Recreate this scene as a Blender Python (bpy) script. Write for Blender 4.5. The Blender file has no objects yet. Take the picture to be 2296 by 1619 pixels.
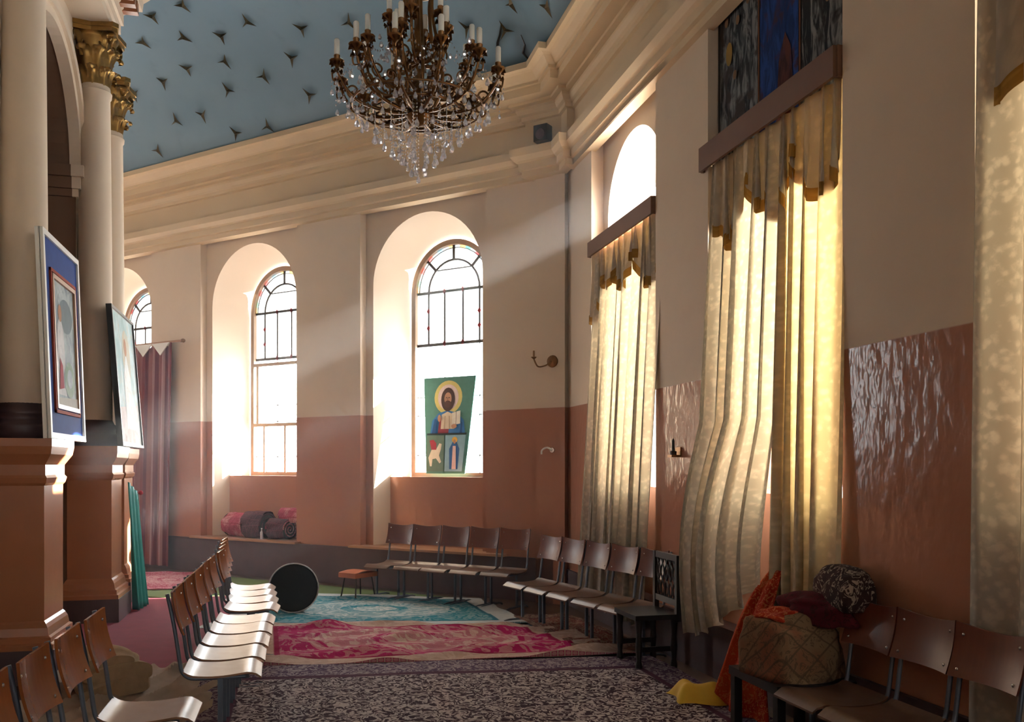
import bpy, bmesh, math, random
from mathutils import Vector, Matrix
from mathutils.bvhtree import BVHTree

random.seed(7)
SC = bpy.context.scene
COL = SC.collection
PI = math.pi
R = math.radians

# ------------------------------------------------------------------ camera
# world axes: X towards the outer wall on the right, Y along that wall, Z up, floor at z = 0
EYE = 1.65
YAW = R(14)
cam_data = bpy.data.cameras.new('camera')
cam_data.sensor_width = 36
cam_data.lens = 36 * 2000 / 2296
cam_data.shift_y = 235.5 / 2296
cam_data.clip_start = 0.05
cam_data.clip_end = 200
cam = bpy.data.objects.new('camera', cam_data)
cam.location = (0, 0, EYE)
cam.rotation_euler = (R(90), 0, -YAW)
COL.objects.link(cam)
SC.camera = cam

# ------------------------------------------------------------------ world, sun, exposure
world = bpy.data.worlds.new('sky')
world.use_nodes = True
SC.world = world
bg = world.node_tree.nodes['Background']
bg.inputs[0].default_value = (0.93, 0.97, 1.0, 1)
bg.inputs[1].default_value = 11.0

sun_data = bpy.data.lights.new('sun', 'SUN')
sun_data.energy = 50
sun_data.angle = R(0.6)
sun_data.color = (1.0, 0.93, 0.82)
sun = bpy.data.objects.new('sun', sun_data)
SUN_DIR = Vector((-math.cos(R(28)), -0.02, -math.sin(R(28)))).normalized()
sun.rotation_euler = SUN_DIR.to_track_quat('-Z', 'Y').to_euler()
sun.location = (14, 8, 12)
COL.objects.link(sun)

vs = SC.view_settings
vs.view_transform = 'Standard'
vs.look = 'None'
vs.gamma = 1
vs.use_curve_mapping = False
vs.exposure = 1.32
cy = SC.cycles
cy.max_bounces = 6
cy.diffuse_bounces = 4
cy.glossy_bounces = 2
cy.transmission_bounces = 4
cy.transparent_max_bounces = 12
cy.volume_bounces = 0
cy.use_adaptive_sampling = True
cy.adaptive_threshold = 0.03
cy.sample_clamp_indirect = 8
cy.caustics_reflective = False
cy.caustics_refractive = False


# ------------------------------------------------------------------ node helper
class NT:
    def __init__(s, name):
        s.m = bpy.data.materials.new(name)
        s.m.use_nodes = True
        s.t = s.m.node_tree
        for n in list(s.t.nodes):
            s.t.nodes.remove(n)
        s.out = s.t.nodes.new('ShaderNodeOutputMaterial')

    def n(s, typ, **kw):
        nd = s.t.nodes.new('ShaderNode' + typ)
        for k, v in kw.items():
            setattr(nd, k, v)
        return nd

    def put(s, sock, v):
        if v is None:
            return
        if isinstance(v, bpy.types.NodeSocket):
            s.t.links.new(v, sock)
        elif isinstance(v, (tuple, list)):
            d = sock.default_value
            v = tuple(v)
            if len(d) == 4 and len(v) == 3:
                v = v + (1,)
            sock.default_value = v
        else:
            try:
                sock.default_value = v
            except TypeError:
                sock.default_value = (v,) * len(sock.default_value)

    def math(s, op, a, b=None, c=None, clamp=False):
        nd = s.n('Math', operation=op)
        nd.use_clamp = clamp
        s.put(nd.inputs[0], a)
        s.put(nd.inputs[1], b)
        s.put(nd.inputs[2], c)
        return nd.outputs[0]

    def mix(s, f, a, b, blend='MIX'):
        nd = s.n('Mix', data_type='RGBA', blend_type=blend)
        s.put(nd.inputs[0], f)
        s.put(nd.inputs[6], a)
        s.put(nd.inputs[7], b)
        return nd.outputs[2]

    def noise(s, vec=None, scale=5.0, detail=3.0, rough=0.55, dist=0.0):
        nd = s.n('TexNoise')
        s.put(nd.inputs['Vector'], vec)
        s.put(nd.inputs['Scale'], scale)
        s.put(nd.inputs['Detail'], detail)
        s.put(nd.inputs['Roughness'], rough)
        s.put(nd.inputs['Distortion'], dist)
        return nd.outputs[0]

    def voro(s, vec=None, scale=5.0, feature='F1', out='Distance', rnd=1.0):
        nd = s.n('TexVoronoi', feature=feature)
        s.put(nd.inputs['Vector'], vec)
        s.put(nd.inputs['Scale'], scale)
        s.put(nd.inputs['Randomness'], rnd)
        return nd.outputs[out]

    def wave(s, vec=None, scale=5.0, dist=0.0, direction='X', detail=2.0):
        nd = s.n('TexWave', bands_direction=direction)
        s.put(nd.inputs['Vector'], vec)
        s.put(nd.inputs['Scale'], scale)
        s.put(nd.inputs['Distortion'], dist)
        s.put(nd.inputs['Detail'], detail)
        return nd.outputs['Fac']

    def ramp(s, f, stops, interp='LINEAR'):
        nd = s.n('ValToRGB')
        cr = nd.color_ramp
        cr.interpolation = interp
        while len(cr.elements) < len(stops):
            cr.elements.new(0.5)
        for e, (p, c) in zip(cr.elements, stops):
            e.position = p
            e.color = tuple(c) + (1,) if len(c) == 3 else c
        s.put(nd.inputs[0], f)
        return nd.outputs[0]

    def step(s, f, a, b):
        nd = s.n('MapRange')
        nd.interpolation_type = 'SMOOTHSTEP'
        s.put(nd.inputs[0], f)
        nd.inputs[1].default_value = a
        nd.inputs[2].default_value = b
        return nd.outputs[0]

    def pos(s):
        return s.n('NewGeometry').outputs['Position']

    def obj(s):
        return s.n('TexCoord').outputs['Object']

    def uv(s):
        return s.n('TexCoord').outputs['UV']

    def rnd(s):
        return s.n('ObjectInfo').outputs['Random']

    def sep(s, v):
        nd = s.n('SeparateXYZ')
        s.put(nd.inputs[0], v)
        return nd.outputs

    def comb(s, x, y, z=0.0):
        nd = s.n('CombineXYZ')
        s.put(nd.inputs[0], x)
        s.put(nd.inputs[1], y)
        s.put(nd.inputs[2], z)
        return nd.outputs[0]

    def scalev(s, v, sc):
        nd = s.n('Mapping')
        s.put(nd.inputs[0], v)
        nd.inputs['Scale'].default_value = sc
        return nd.outputs[0]

    def bump(s, h, strength=0.3, dist=0.02):
        nd = s.n('Bump')
        nd.inputs['Strength'].default_value = strength
        nd.inputs['Distance'].default_value = dist
        s.put(nd.inputs['Height'], h)
        return nd.outputs[0]

    def done(s, col, rough=0.6, metal=0.0, normal=None, spec=0.5, **kw):
        p = s.n('BsdfPrincipled')
        s.put(p.inputs['Base Color'], col)
        s.put(p.inputs['Roughness'], rough)
        s.put(p.inputs['Metallic'], metal)
        s.put(p.inputs['Specular IOR Level'], spec)
        s.put(p.inputs['Normal'], normal)
        for k, v in kw.items():
            s.put(p.inputs[k], v)
        s.t.links.new(p.outputs[0], s.out.inputs['Surface'])
        return s.m

    def surf(s, sh):
        s.t.links.new(sh, s.out.inputs['Surface'])
        return s.m


def srgb(r, g, b):
    f = lambda v: (v / 255 / 12.92) if v / 255 <= 0.04045 else ((v / 255 + 0.055) / 1.055) ** 2.4
    return (f(r), f(g), f(b))


def plain(name, col, rough=0.6, metal=0.0, var=0.12, scale=6.0, spec=0.5, bumpy=0.0):
    t = NT(name)
    nz = t.noise(t.obj(), scale, 4)
    c = t.mix(nz, tuple(x * (1 - var) for x in col), tuple(min(1, x * (1 + var)) for x in col))
    nrm = t.bump(nz, bumpy, 0.01) if bumpy else None
    return t.done(c, rough, metal, nrm, spec)


M = {}
CREAM = (0.70, 0.565, 0.43)
OCHRE = (0.64, 0.49, 0.31)
BROWN = (0.44, 0.21, 0.138)
DADO_Z = 2.35


def wall_paint():
    t = NT('wall_paint')
    p = t.pos()
    z = t.sep(p)[2]
    n1 = t.noise(p, 0.9, 4)
    n2 = t.noise(p, 7.0, 3)
    cream = t.mix(n1, tuple(x * 0.9 for x in CREAM), tuple(x * 1.08 for x in CREAM))
    cream = t.mix(t.math('MULTIPLY', n2, 0.25), cream, tuple(x * 0.8 for x in CREAM))
    dado = t.mix(n1, tuple(x * 0.85 for x in BROWN), tuple(x * 1.12 for x in BROWN))
    f = t.step(z, DADO_Z - 0.006, DADO_Z + 0.006)
    col = t.mix(f, dado, cream)
    rough = t.math('MULTIPLY_ADD', f, 0.48, 0.14)
    b1 = t.noise(t.scalev(p, (1, 1, 0.55)), 14.0, 2.0, 0.5)
    b2 = t.noise(p, 4.0, 2.0)
    h = t.math('ADD', b1, b2)
    amt = t.math('MULTIPLY_ADD', f, -0.8, 1.0)
    nd = t.n('Bump')
    t.put(nd.inputs['Strength'], t.math('MULTIPLY', amt, 0.6))
    nd.inputs['Distance'].default_value = 0.008
    t.put(nd.inputs['Height'], h)
    return t.done(col, rough, 0, nd.outputs[0], 0.17)


M['wall'] = wall_paint()
M['cream'] = plain('cream_paint', CREAM, 0.6, var=0.08, scale=2)
M['cornice'] = plain('cornice_paint', OCHRE, 0.6, var=0.08, scale=2)
M['brown'] = plain('brown_gloss_paint', (0.36, 0.15, 0.075), 0.25, var=0.12, scale=3, bumpy=0.35)
M['plinth'] = plain('plinth_paint', (0.075, 0.045, 0.05), 0.45, var=0.35, scale=5, bumpy=0.2)
M['black'] = plain('black_lacquer', (0.012, 0.011, 0.012), 0.35, var=0.3)
M['blackplastic'] = plain('black_drum_skin', (0.008, 0.009, 0.011), 0.6, var=0.3, spec=0.15)
M['gold'] = plain('old_gilding', (0.34, 0.20, 0.06), 0.36, 0.85, var=0.35, scale=20)
M['bronze'] = plain('antique_brass', (0.22, 0.115, 0.05), 0.32, 0.85, var=0.3, scale=20)
M['staredge'] = plain('dull_gold_paint', (0.09, 0.065, 0.028), 0.5, 0.3, var=0.25, scale=20)
M['candle'] = plain('candle_white', (0.85, 0.87, 0.85), 0.5, var=0.04)
M['pelmet'] = plain('pelmet_wood', (0.165, 0.075, 0.042), 0.5, var=0.15, scale=4)
M['plank'] = plain('bench_wood', (0.42, 0.22, 0.12), 0.4, var=0.2, scale=4)
M['steel'] = plain('blue_grey_steel', (0.10, 0.125, 0.165), 0.35, 0.3, var=0.15)
M['chrome'] = plain('worn_steel', (0.55, 0.55, 0.55), 0.25, 1.0, var=0.1)
M['white'] = plain('white_paint', (0.75, 0.75, 0.72), 0.45, var=0.06)
M['lead'] = plain('window_lead', (0.05, 0.045, 0.045), 0.6, var=0.1)
M['frame'] = plain('window_wood', (0.30, 0.20, 0.13), 0.5, var=0.15)
M['glasspink'] = plain('pink_print', (0.40, 0.08, 0.14), 0.8)


def blue_ceiling():
    t = NT('blue_ceiling_paint')
    p = t.pos()
    n = t.noise(p, 0.7, 5, 0.6)
    n2 = t.noise(p, 3.0, 4)
    c = t.mix(n, (0.12, 0.205, 0.275), (0.21, 0.30, 0.365))
    c = t.mix(t.math('MULTIPLY', t.step(n2, 0.55, 0.8), 0.35), c, (0.10, 0.16, 0.20))
    return t.done(c, 0.75, 0, None, 0.3)


M['blue'] = blue_ceiling()


def floor_mat():
    t = NT('floor_boards')
    p = t.pos()
    w = t.wave(p, 1.2, 1.5, 'X')
    n = t.noise(t.scalev(p, (6, 0.6, 1)), 4, 4)
    c = t.mix(n, (0.055, 0.028, 0.018), (0.12, 0.065, 0.042))
    return t.done(c, 0.4, 0, t.bump(w, 0.1, 0.005))


M['floor'] = floor_mat()


def ply(name, a, b, rough=0.22):
    t = NT(name)
    o = t.obj()
    n = t.noise(t.scalev(o, (2, 24, 2)), 2.5, 3, 0.5, 0.3)
    n2 = t.noise(o, 9, 3)
    c = t.mix(n, a, b)
    c = t.mix(t.math('MULTIPLY', t.rnd(), 0.6), c, tuple(x * 0.55 for x in a))
    c = t.mix(t.math('MULTIPLY', n2, 0.25), c, tuple(x * 0.6 for x in a))
    r = t.math('MULTIPLY_ADD', n2, 0.15, rough - 0.05)
    return t.done(c, r, 0, None, 0.5)


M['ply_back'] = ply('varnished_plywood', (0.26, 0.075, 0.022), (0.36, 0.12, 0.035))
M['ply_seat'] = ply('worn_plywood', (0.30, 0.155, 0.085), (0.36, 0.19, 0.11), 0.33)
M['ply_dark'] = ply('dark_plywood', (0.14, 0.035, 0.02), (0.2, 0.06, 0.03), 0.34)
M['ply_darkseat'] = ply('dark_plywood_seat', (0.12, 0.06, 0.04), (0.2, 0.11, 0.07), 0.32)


def fabric(name, a, b, trans=0.45, tcol=(1.0, 0.72, 0.36), scale=14, pattern=0.5):
    """woven cloth: diffuse front, light coming through from behind"""
    t = NT(name)
    uv = t.uv()
    v = t.voro(uv, scale, 'SMOOTH_F1')
    n = t.noise(uv, scale * 1.3, 3, 0.5, 1.2)
    f = t.math('MULTIPLY', t.step(t.math('ADD', v, t.math('MULTIPLY', n, 0.5)), 0.35, 0.75), pattern)
    c = t.mix(f, a, b)
    d = t.n('BsdfDiffuse')
    t.put(d.inputs[0], c)
    tr = t.n('BsdfTranslucent')
    t.put(tr.inputs[0], t.mix(f, tcol, tuple(x * y * 1.3 for x, y in zip(tcol, b))))
    mx = t.n('MixShader')
    mx.inputs[0].default_value = trans
    t.t.links.new(d.outputs[0], mx.inputs[1])
    t.t.links.new(tr.outputs[0], mx.inputs[2])
    return t.surf(mx.outputs[0])


M['curtain'] = fabric('cream_damask', (0.52, 0.48, 0.41), (0.33, 0.31, 0.28), 0.135, (0.95, 0.77, 0.50), 24, 0.6)
M['curtain_gold'] = fabric('golden_damask', (0.54, 0.46, 0.33), (0.36, 0.31, 0.23), 0.18, (1.0, 0.74, 0.34), 24, 0.5)
M['valance'] = fabric('valance_cloth', (0.48, 0.43, 0.36), (0.36, 0.32, 0.27), 0.07, (0.9, 0.66, 0.36), 15)
M['trim'] = fabric('ochre_trim', (0.36, 0.21, 0.06), (0.27, 0.15, 0.04), 0.10, (0.9, 0.5, 0.12), 30)


def striped(name, cols, n, rough=0.85):
    t = NT(name)
    x = t.sep(t.uv())[0]
    f = t.math('FRACT', t.math('MULTIPLY', x, n))
    stops = [(i / len(cols), c) for i, c in enumerate(cols)]
    c = t.ramp(f, stops, 'CONSTANT')
    return t.done(c, rough, 0, None, 0.2)


M['maroon_curtain'] = striped('maroon_striped_cloth', [(0.20, 0.05, 0.06), (0.27, 0.10, 0.10), (0.15, 0.04, 0.06), (0.36, 0.20, 0.20)], 5)
M['teal_cloth'] = plain('teal_cloth', (0.0, 0.22, 0.19), 0.55, var=0.2, scale=3)
M['yellow_cloth'] = plain('yellow_cloth', (0.62, 0.40, 0.035), 0.75, var=0.15, scale=8)


def crystal():
    t = NT('cut_crystal')
    g = t.n('BsdfGlossy')
    g.inputs['Color'].default_value = (0.95, 0.95, 1, 1)
    g.inputs['Roughness'].default_value = 0.08
    tr = t.n('BsdfTransparent')
    tr.inputs[0].default_value = (0.9, 0.9, 0.92, 1)
    d = t.n('BsdfTranslucent')
    d.inputs[0].default_value = (0.9, 0.9, 0.95, 1)
    m1 = t.n('MixShader')
    m1.inputs[0].default_value = 0.45
    t.t.links.new(tr.outputs[0], m1.inputs[1])
    t.t.links.new(g.outputs[0], m1.inputs[2])
    m2 = t.n('MixShader')
    m2.inputs[0].default_value = 0.3
    t.t.links.new(m1.outputs[0], m2.inputs[1])
    t.t.links.new(d.outputs[0], m2.inputs[2])
    return t.surf(m2.outputs[0])


M['crystal'] = crystal()


def glass(name, col):
    t = NT(name)
    tr = t.n('BsdfTransparent')
    tr.inputs[0].default_value = tuple(col) + (1,)
    g = t.n('BsdfGlossy')
    g.inputs['Roughness'].default_value = 0.15
    mx = t.n('MixShader')
    mx.inputs[0].default_value = 0.04
    t.t.links.new(tr.outputs[0], mx.inputs[1])
    t.t.links.new(g.outputs[0], mx.inputs[2])
    return t.surf(mx.outputs[0])


def obscured(name, col):
    t = NT(name)
    tr = t.n('BsdfTranslucent')
    tr.inputs[0].default_value = tuple(col) + (1,)
    return t.surf(tr.outputs[0])


M['g_clear'] = glass('clear_glass', (0.93, 0.95, 0.95))
M['g_frost'] = obscured('obscured_glass', (0.11, 0.11, 0.107))
M['g_bright'] = obscured('sunlit_obscured_glass', (0.42, 0.42, 0.40))
M['g_mid'] = obscured('fill_window_glass', (0.24, 0.24, 0.23))
M['g_dim'] = obscured('dim_obscured_glass', (0.16, 0.15, 0.13))
M['g_red'] = obscured('red_glass', (0.147, 0.021, 0.021))
M['g_green'] = obscured('green_glass', (0.034, 0.105, 0.071))
M['g_blue'] = obscured('blue_glass', (0.042, 0.101, 0.143))
M['g_amber'] = obscured('amber_glass', (0.16, 0.101, 0.034))


# ------------------------------------------------------------------ mesh helper
class MB:
    def __init__(s):
        s.v, s.f, s.uv = [], [], {}

    def vert(s, p):
        s.v.append(tuple(p))
        return len(s.v) - 1

    def face(s, pts, uv=None):
        i = [s.vert(p) for p in pts]
        s.f.append(i)
        if uv:
            s.uv[len(s.f) - 1] = uv
        return s

    def box(s, a, b, mtx=None):
        (x0, y0, z0), (x1, y1, z1) = a, b
        P = [Vector(p) for p in ((x0, y0, z0), (x1, y0, z0), (x1, y1, z0), (x0, y1, z0), (x0, y0, z1), (x1, y0, z1), (x1, y1, z1), (x0, y1, z1))]
        if mtx:
            P = [mtx @ p for p in P]
        k = len(s.v)
        s.v += [tuple(p) for p in P]
        for q in ((3, 2, 1, 0), (4, 5, 6, 7), (0, 1, 5, 4), (1, 2, 6, 5), (2, 3, 7, 6), (3, 0, 4, 7)):
            s.f.append([k + i for i in q])
        return s

    def prism(s, poly, z0, z1):
        k = len(s.v)
        n = len(poly)
        s.v += [(x, y, z0) for x, y in poly] + [(x, y, z1) for x, y in poly]
        s.f.append([k + i for i in reversed(range(n))])
        s.f.append([k + n + i for i in range(n)])
        for i in range(n):
            j = (i + 1) % n
            s.f.append([k + i, k + j, k + n + j, k + n + i])
        return s

    def grid(s, fn, nu, nv, su=1.0, sv=1.0):
        k = len(s.v)
        for j in range(nv + 1):
            for i in range(nu + 1):
                s.v.append(tuple(fn(i / nu, j / nv)))
        W = nu + 1
        for j in range(nv):
            for i in range(nu):
                a = k + j * W + i
                s.f.append([a, a + 1, a + 1 + W, a + W])
                u0, u1, v0, v1 = su * i / nu, su * (i + 1) / nu, sv * j / nv, sv * (j + 1) / nv
                s.uv[len(s.f) - 1] = [(u0, v0), (u1, v0), (u1, v1), (u0, v1)]
        return s

    def tube(s, path, r, n=8, cap=True):
        path = [Vector(p) for p in path]
        m = len(path)
        rad = r if isinstance(r, (list, tuple)) else [r] * m
        k = len(s.v)
        t0 = (path[1] - path[0]).normalized()
        up = Vector((0, 0, 1)) if abs(t0.z) < 0.9 else Vector((1, 0, 0))
        nrm = t0.cross(up).normalized()
        for i, p in enumerate(path):
            t = (path[min(i + 1, m - 1)] - path[max(i - 1, 0)]).normalized()
            nrm = (nrm - t * nrm.dot(t)).normalized()
            b = t.cross(nrm)
            for j in range(n):
                a = 2 * PI * j / n
                s.v.append(tuple(p + (nrm * math.cos(a) + b * math.sin(a)) * rad[i]))
        for i in range(m - 1):
            for j in range(n):
                a = k + i * n + j
                b_ = k + i * n + (j + 1) % n
                s.f.append([a, b_, b_ + n, a + n])
        if cap:
            s.f.append([k + j for j in reversed(range(n))])
            s.f.append([k + (m - 1) * n + j for j in range(n)])
        return s

    def lathe(s, prof, n=24, c=(0, 0, 0), mtx=None):
        k = len(s.v)
        for r, z in prof:
            for j in range(n):
                a = 2 * PI * j / n
                p = Vector((c[0] + r * math.cos(a), c[1] + r * math.sin(a), c[2] + z))
                s.v.append(tuple(mtx @ p if mtx else p))
        for i in range(len(prof) - 1):
            for j in range(n):
                a = k + i * n + j
                b = k + i * n + (j + 1) % n
                s.f.append([a, b, b + n, a + n])
        s.f.append([k + j for j in reversed(range(n))])
        s.f.append([k + (len(prof) - 1) * n + j for j in range(n)])
        return s

    def build(s, name, mat, parent=None, smooth=False, weld=False):
        me = bpy.data.meshes.new(name)
        me.from_pydata(s.v, [], s.f)
        if s.uv:
            ul = me.uv_layers.new(name='UVMap')
            for pi, uvs in s.uv.items():
                for li, uvc in zip(me.polygons[pi].loop_indices, uvs):
                    ul.data[li].uv = uvc
        if weld:
            bm = bmesh.new()
            bm.from_mesh(me)
            bmesh.ops.remove_doubles(bm, verts=bm.verts, dist=1e-5)
            bmesh.ops.recalc_face_normals(bm, faces=bm.faces)
            bm.to_mesh(me)
            bm.free()
        if smooth:
            me.shade_smooth()
            if smooth != 'all':
                me.set_sharp_from_angle(angle=R(40))
        me.materials.append(mat if not isinstance(mat, str) else M[mat])
        o = bpy.data.objects.new(name, me)
        COL.objects.link(o)
        if parent:
            o.parent = parent
            if getattr(parent, 'type', '') == 'EMPTY' or parent.location.length > 0:
                pass
        return o


def empty(name, loc=(0, 0, 0), rz=0.0):
    e = bpy.data.objects.new(name, None)
    e.location = loc
    e.rotation_euler = (0, 0, rz)
    e.empty_display_size = 0.1
    COL.objects.link(e)
    return e


def tag(o, label, cat, group=None, kind=None):
    o['label'] = label
    o['category'] = cat
    if group:
        o['group'] = group
    if kind:
        o['kind'] = kind
    return o


def copy_tree(o, parent=None):
    c = o.copy()
    COL.objects.link(c)
    c.parent = parent
    for ch in list(o.children):
        copy_tree(ch, c)
    return c


def smoothpath(pts, n=6):
    """Catmull-Rom through the points"""
    pts = [Vector(p) for p in pts]
    out = []
    for i in range(len(pts) - 1):
        p0, p1, p2, p3 = pts[max(i - 1, 0)], pts[i], pts[i + 1], pts[min(i + 2, len(pts) - 1)]
        for j in range(n):
            t = j / n
            out.append(0.5 * ((2 * p1) + (p2 - p0) * t + (2 * p0 - 5 * p1 + 4 * p2 - p3) * t * t + (3 * p1 - p0 - 3 * p2 + p3) * t ** 3))
    out.append(pts[-1])
    return out


# ------------------------------------------------------------------ the building: walls of an octagonal church round a square sanctuary
Q = math.sqrt(0.5)


class Facet:
    """t runs along the wall, o points out of the building, z up"""
    def __init__(s, O, a, nin, L):
        s.O, s.a, s.nin, s.L = Vector(O), Vector(a), Vector(nin), L

    def P(s, t, o, z):
        p = s.O + s.a * t - s.nin * o
        return (p.x, p.y, z)

    def mtx(s, t, o, z):
        """local frame: x along the wall, y into the room, z up"""
        p = s.P(t, o, z)
        return Matrix(((s.a.x, s.nin.x, 0, p[0]), (s.a.y, s.nin.y, 0, p[1]), (0, 0, 1, z), (0, 0, 0, 1)))

    def box(s, mb, t0, t1, o0, o1, z0, z1):
        k = len(mb.v)
        P = [s.P(t, o, z) for z in (z0, z1) for (t, o) in ((t0, o0), (t1, o0), (t1, o1), (t0, o1))]
        mb.v += P
        for q in ((3, 2, 1, 0), (4, 5, 6, 7), (0, 1, 5, 4), (1, 2, 6, 5), (2, 3, 7, 6), (3, 0, 4, 7)):
            mb.f.append([k + i for i in q])
        return mb


def outline(h, zb, zs, n=28):
    pts = [(-h, zb), (-h, zs)]
    pts += [(-h * math.cos(PI * i / n), zs + h * math.sin(PI * i / n)) for i in range(1, n)]
    return pts + [(h, zs), (h, zb)]


TOP = 8.3


def wall_face(mb, F, t0, t1, wins, o=0.0):
    """flat wall with arched openings; wins: (centre, half width, bottom, spring)"""
    x = t0
    R4 = lambda a, b, c, d: mb.face([F.P(a, o, c), F.P(b, o, c), F.P(b, o, d), F.P(a, o, d)])
    for c, h, zb, zs in sorted(wins):
        R4(x, c - h, 0, TOP)
        if zb > 0:
            R4(c - h, c + h, 0, zb)
        pts = outline(h, zb, zs)[1:-1]
        for (ta, za), (tb, zb_) in zip(pts, pts[1:]):
            mb.face([F.P(c + ta, o, za), F.P(c + tb, o, zb_), F.P(c + tb, o, TOP), F.P(c + ta, o, TOP)])
        x = c + h
    R4(x, t1, 0, TOP)
    return mb


def reveal(mb, F, c, inner, outer, o0, o1):
    A, B = outline(*inner), outline(*outer)
    for i in range(len(A) - 1):
        mb.face([F.P(c + A[i][0], o0, A[i][1]), F.P(c + A[i + 1][0], o0, A[i + 1][1]), F.P(c + B[i + 1][0], o1, B[i + 1][1]), F.P(c + B[i][0], o1, B[i][1])])
    mb.face([F.P(c + A[-1][0], o0, A[-1][1]), F.P(c + A[0][0], o0, A[0][1]), F.P(c + B[0][0], o1, B[0][1]), F.P(c + B[-1][0], o1, B[-1][1])])
    return mb


FB = Facet((3.23, 10.32), (-Q, Q), (-Q, -Q), 10.66)
FR = Facet((3.37, 10.32), (0, -1), (-1, 0), 15.5)
FE = Facet((3.37, -5.18), (-Q, -Q), (-Q, Q), 10.7)
FF = Facet((-4.31, 17.86), (-1, 0), (0, -1), 8.0)
WB = [2.08, 5.33, 8.58]
WR = [1.875, 4.70, 7.55, 10.40, 13.25]
WOPEN = WR[:3]          # the other, unseen bays are closed off to keep stray sun out
WE = [2.1, 5.35, 8.6]  # unseen rear windows, added to give fill light


def structure(o, label, cat):
    return tag(o, label, cat, kind='structure')


# wall with the leaded windows
mb = wall_face(MB(), FB, -0.6, 11.2, [(c, 0.90, 0.55, 4.13) for c in WB])
wall_back = structure(mb.build('wall_back', 'wall', smooth=True), 'cream wall with brown dado and three deep arched window niches', 'wall')
for c in WB:
    reveal(MB(), FB, c, (0.90, 0.55, 4.13), (0.68, 0.55, 4.10), 0, 0.72).build('window_reveal', 'cream', wall_back, True, weld=True)
edges = [-0.1] + [e for c in WB for e in (c - 1.03, c + 1.03)] + [10.75]
for i in range(0, len(edges), 2):
    FB.box(MB(), edges[i], edges[i + 1], 0.02, -0.12, 0, 5.30).build('pier', 'wall', wall_back)
FB.box(MB(), -0.1, 10.75, 0.02, -0.118, 5.22, 5.75).build('lintel_band', 'cream', wall_back)
for c in WB:
    FB.box(MB(), c - 0.88, c + 0.88, 0.27, 0.70, 0.55, 1.50).build('parapet', 'wall', wall_back)
FB.box(MB(), -0.10, 0.31, 0.0, -0.17, 0.0, 5.36).build('pilaster', 'wall', wall_back)
FB.box(MB(), -0.10, 0.06, 0.0, -0.19, 0.0, 5.36).build('pilaster_edge', 'wall', wall_back)

# wall with the curtained windows
mb = wall_face(MB(), FR, -0.5, 15.9, [(c, 0.74, 1.45, 4.31) for c in WOPEN])
for c in WOPEN:
    reveal(mb, FR, c, (0.74, 1.45, 4.31), (0.66, 1.50, 4.30), 0, 0.55)
wall_right = structure(mb.build('wall_right', 'wall', smooth=True), 'cream wall with brown dado and tall curtained window bays', 'wall')
edges = [-0.25] + [e for c in WR for e in (c - 0.89, c + 0.89)] + [15.6]
for i in range(0, len(edges), 2):
    FR.box(MB(), edges[i], edges[i + 1], 0.02, -0.14, 0, 5.30).build('pier', 'wall', wall_right)
FR.box(MB(), -0.25, 15.6, 0.02, -0.138, 5.22, 5.75).build('lintel_band', 'cream', wall_right)

# walls behind the camera and far round the corner
mb = wall_face(MB(), FE, -0.5, 11.2, [(c, 0.9, 1.3, 4.13) for c in WE])
for c in WE:
    reveal(mb, FE, c, (0.90, 1.3, 4.13), (0.72, 1.4, 4.10), 0, 0.6)
structure(mb.build('wall_rear', 'wall', smooth=True), 'cream wall with three arched windows added for fill light behind the viewer', 'wall')
mb = wall_face(MB(), FF, -0.6, 8.6, [(2.1, 0.9, 1.3, 4.13), (5.4, 0.9, 1.3, 4.13)])
for c in (2.1, 5.4):
    reveal(mb, FF, c, (0.90, 1.3, 4.13), (0.72, 1.4, 4.10), 0, 0.6)
structure(mb.build('wall_far', 'wall'), 'cream wall round the far corner of the aisle', 'wall')
mb = MB()
mb.face([(-12.3, 18.5, 0), (-12.3, -13, 0), (-12.3, -13, TOP), (-12.3, 18.5, TOP)])
mb.face([(-12.3, -12.75, 0), (-4.0, -12.75, 0), (-4.0, -12.75, TOP), (-12.3, -12.75, TOP)])
structure(mb.build('wall_west', 'wall'), 'plain cream wall closing the far side of the church', 'wall')

# floor
mb = MB().prism([(-12.4, -13), (-4, -13), (3.6, -5.4), (3.6, 10.45), (-4.2, 18.2), (-12.4, 18.2)], -0.12, 0.0)
structure(mb.build('floor', 'floor'), 'dark worn floor boards beneath the overlapping rugs', 'floor')


# cornice: a profile swept along the wall tops
def offset_path(path, d):
    """shift an open plan polyline by d into the room (to its left-hand normal)"""
    out = []
    for i, p in enumerate(path):
        p = Vector(p)
        e0 = (p - Vector(path[i - 1])).normalized() if i else None
        e1 = (Vector(path[i + 1]) - p).normalized() if i < len(path) - 1 else None
        n0 = Vector((-e0.y, e0.x)) if e0 else None
        n1 = Vector((-e1.y, e1.x)) if e1 else None
        if n0 is None:
            out.append(p + n1 * d)
        elif n1 is None:
            out.append(p + n0 * d)
        else:
            b = (n0 + n1)
            b = b / b.length
            out.append(p + b * (d / max(0.3, b.dot(n0))))
    return out


def sweep(mb, path, prof):
    rings = [[(q.x, q.y, z) for q in offset_path(path, d)] for d, z in prof]
    for a, b in zip(rings, rings[1:]):
        for i in range(len(path) - 1):
            mb.face([a[i], a[i + 1], b[i + 1], b[i]])
    return mb


# plan of the pier faces, from behind the camera round to the far corner
def fp(F, t, o):
    p = F.P(t, o, 0)
    return (p[0], p[1])


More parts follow.
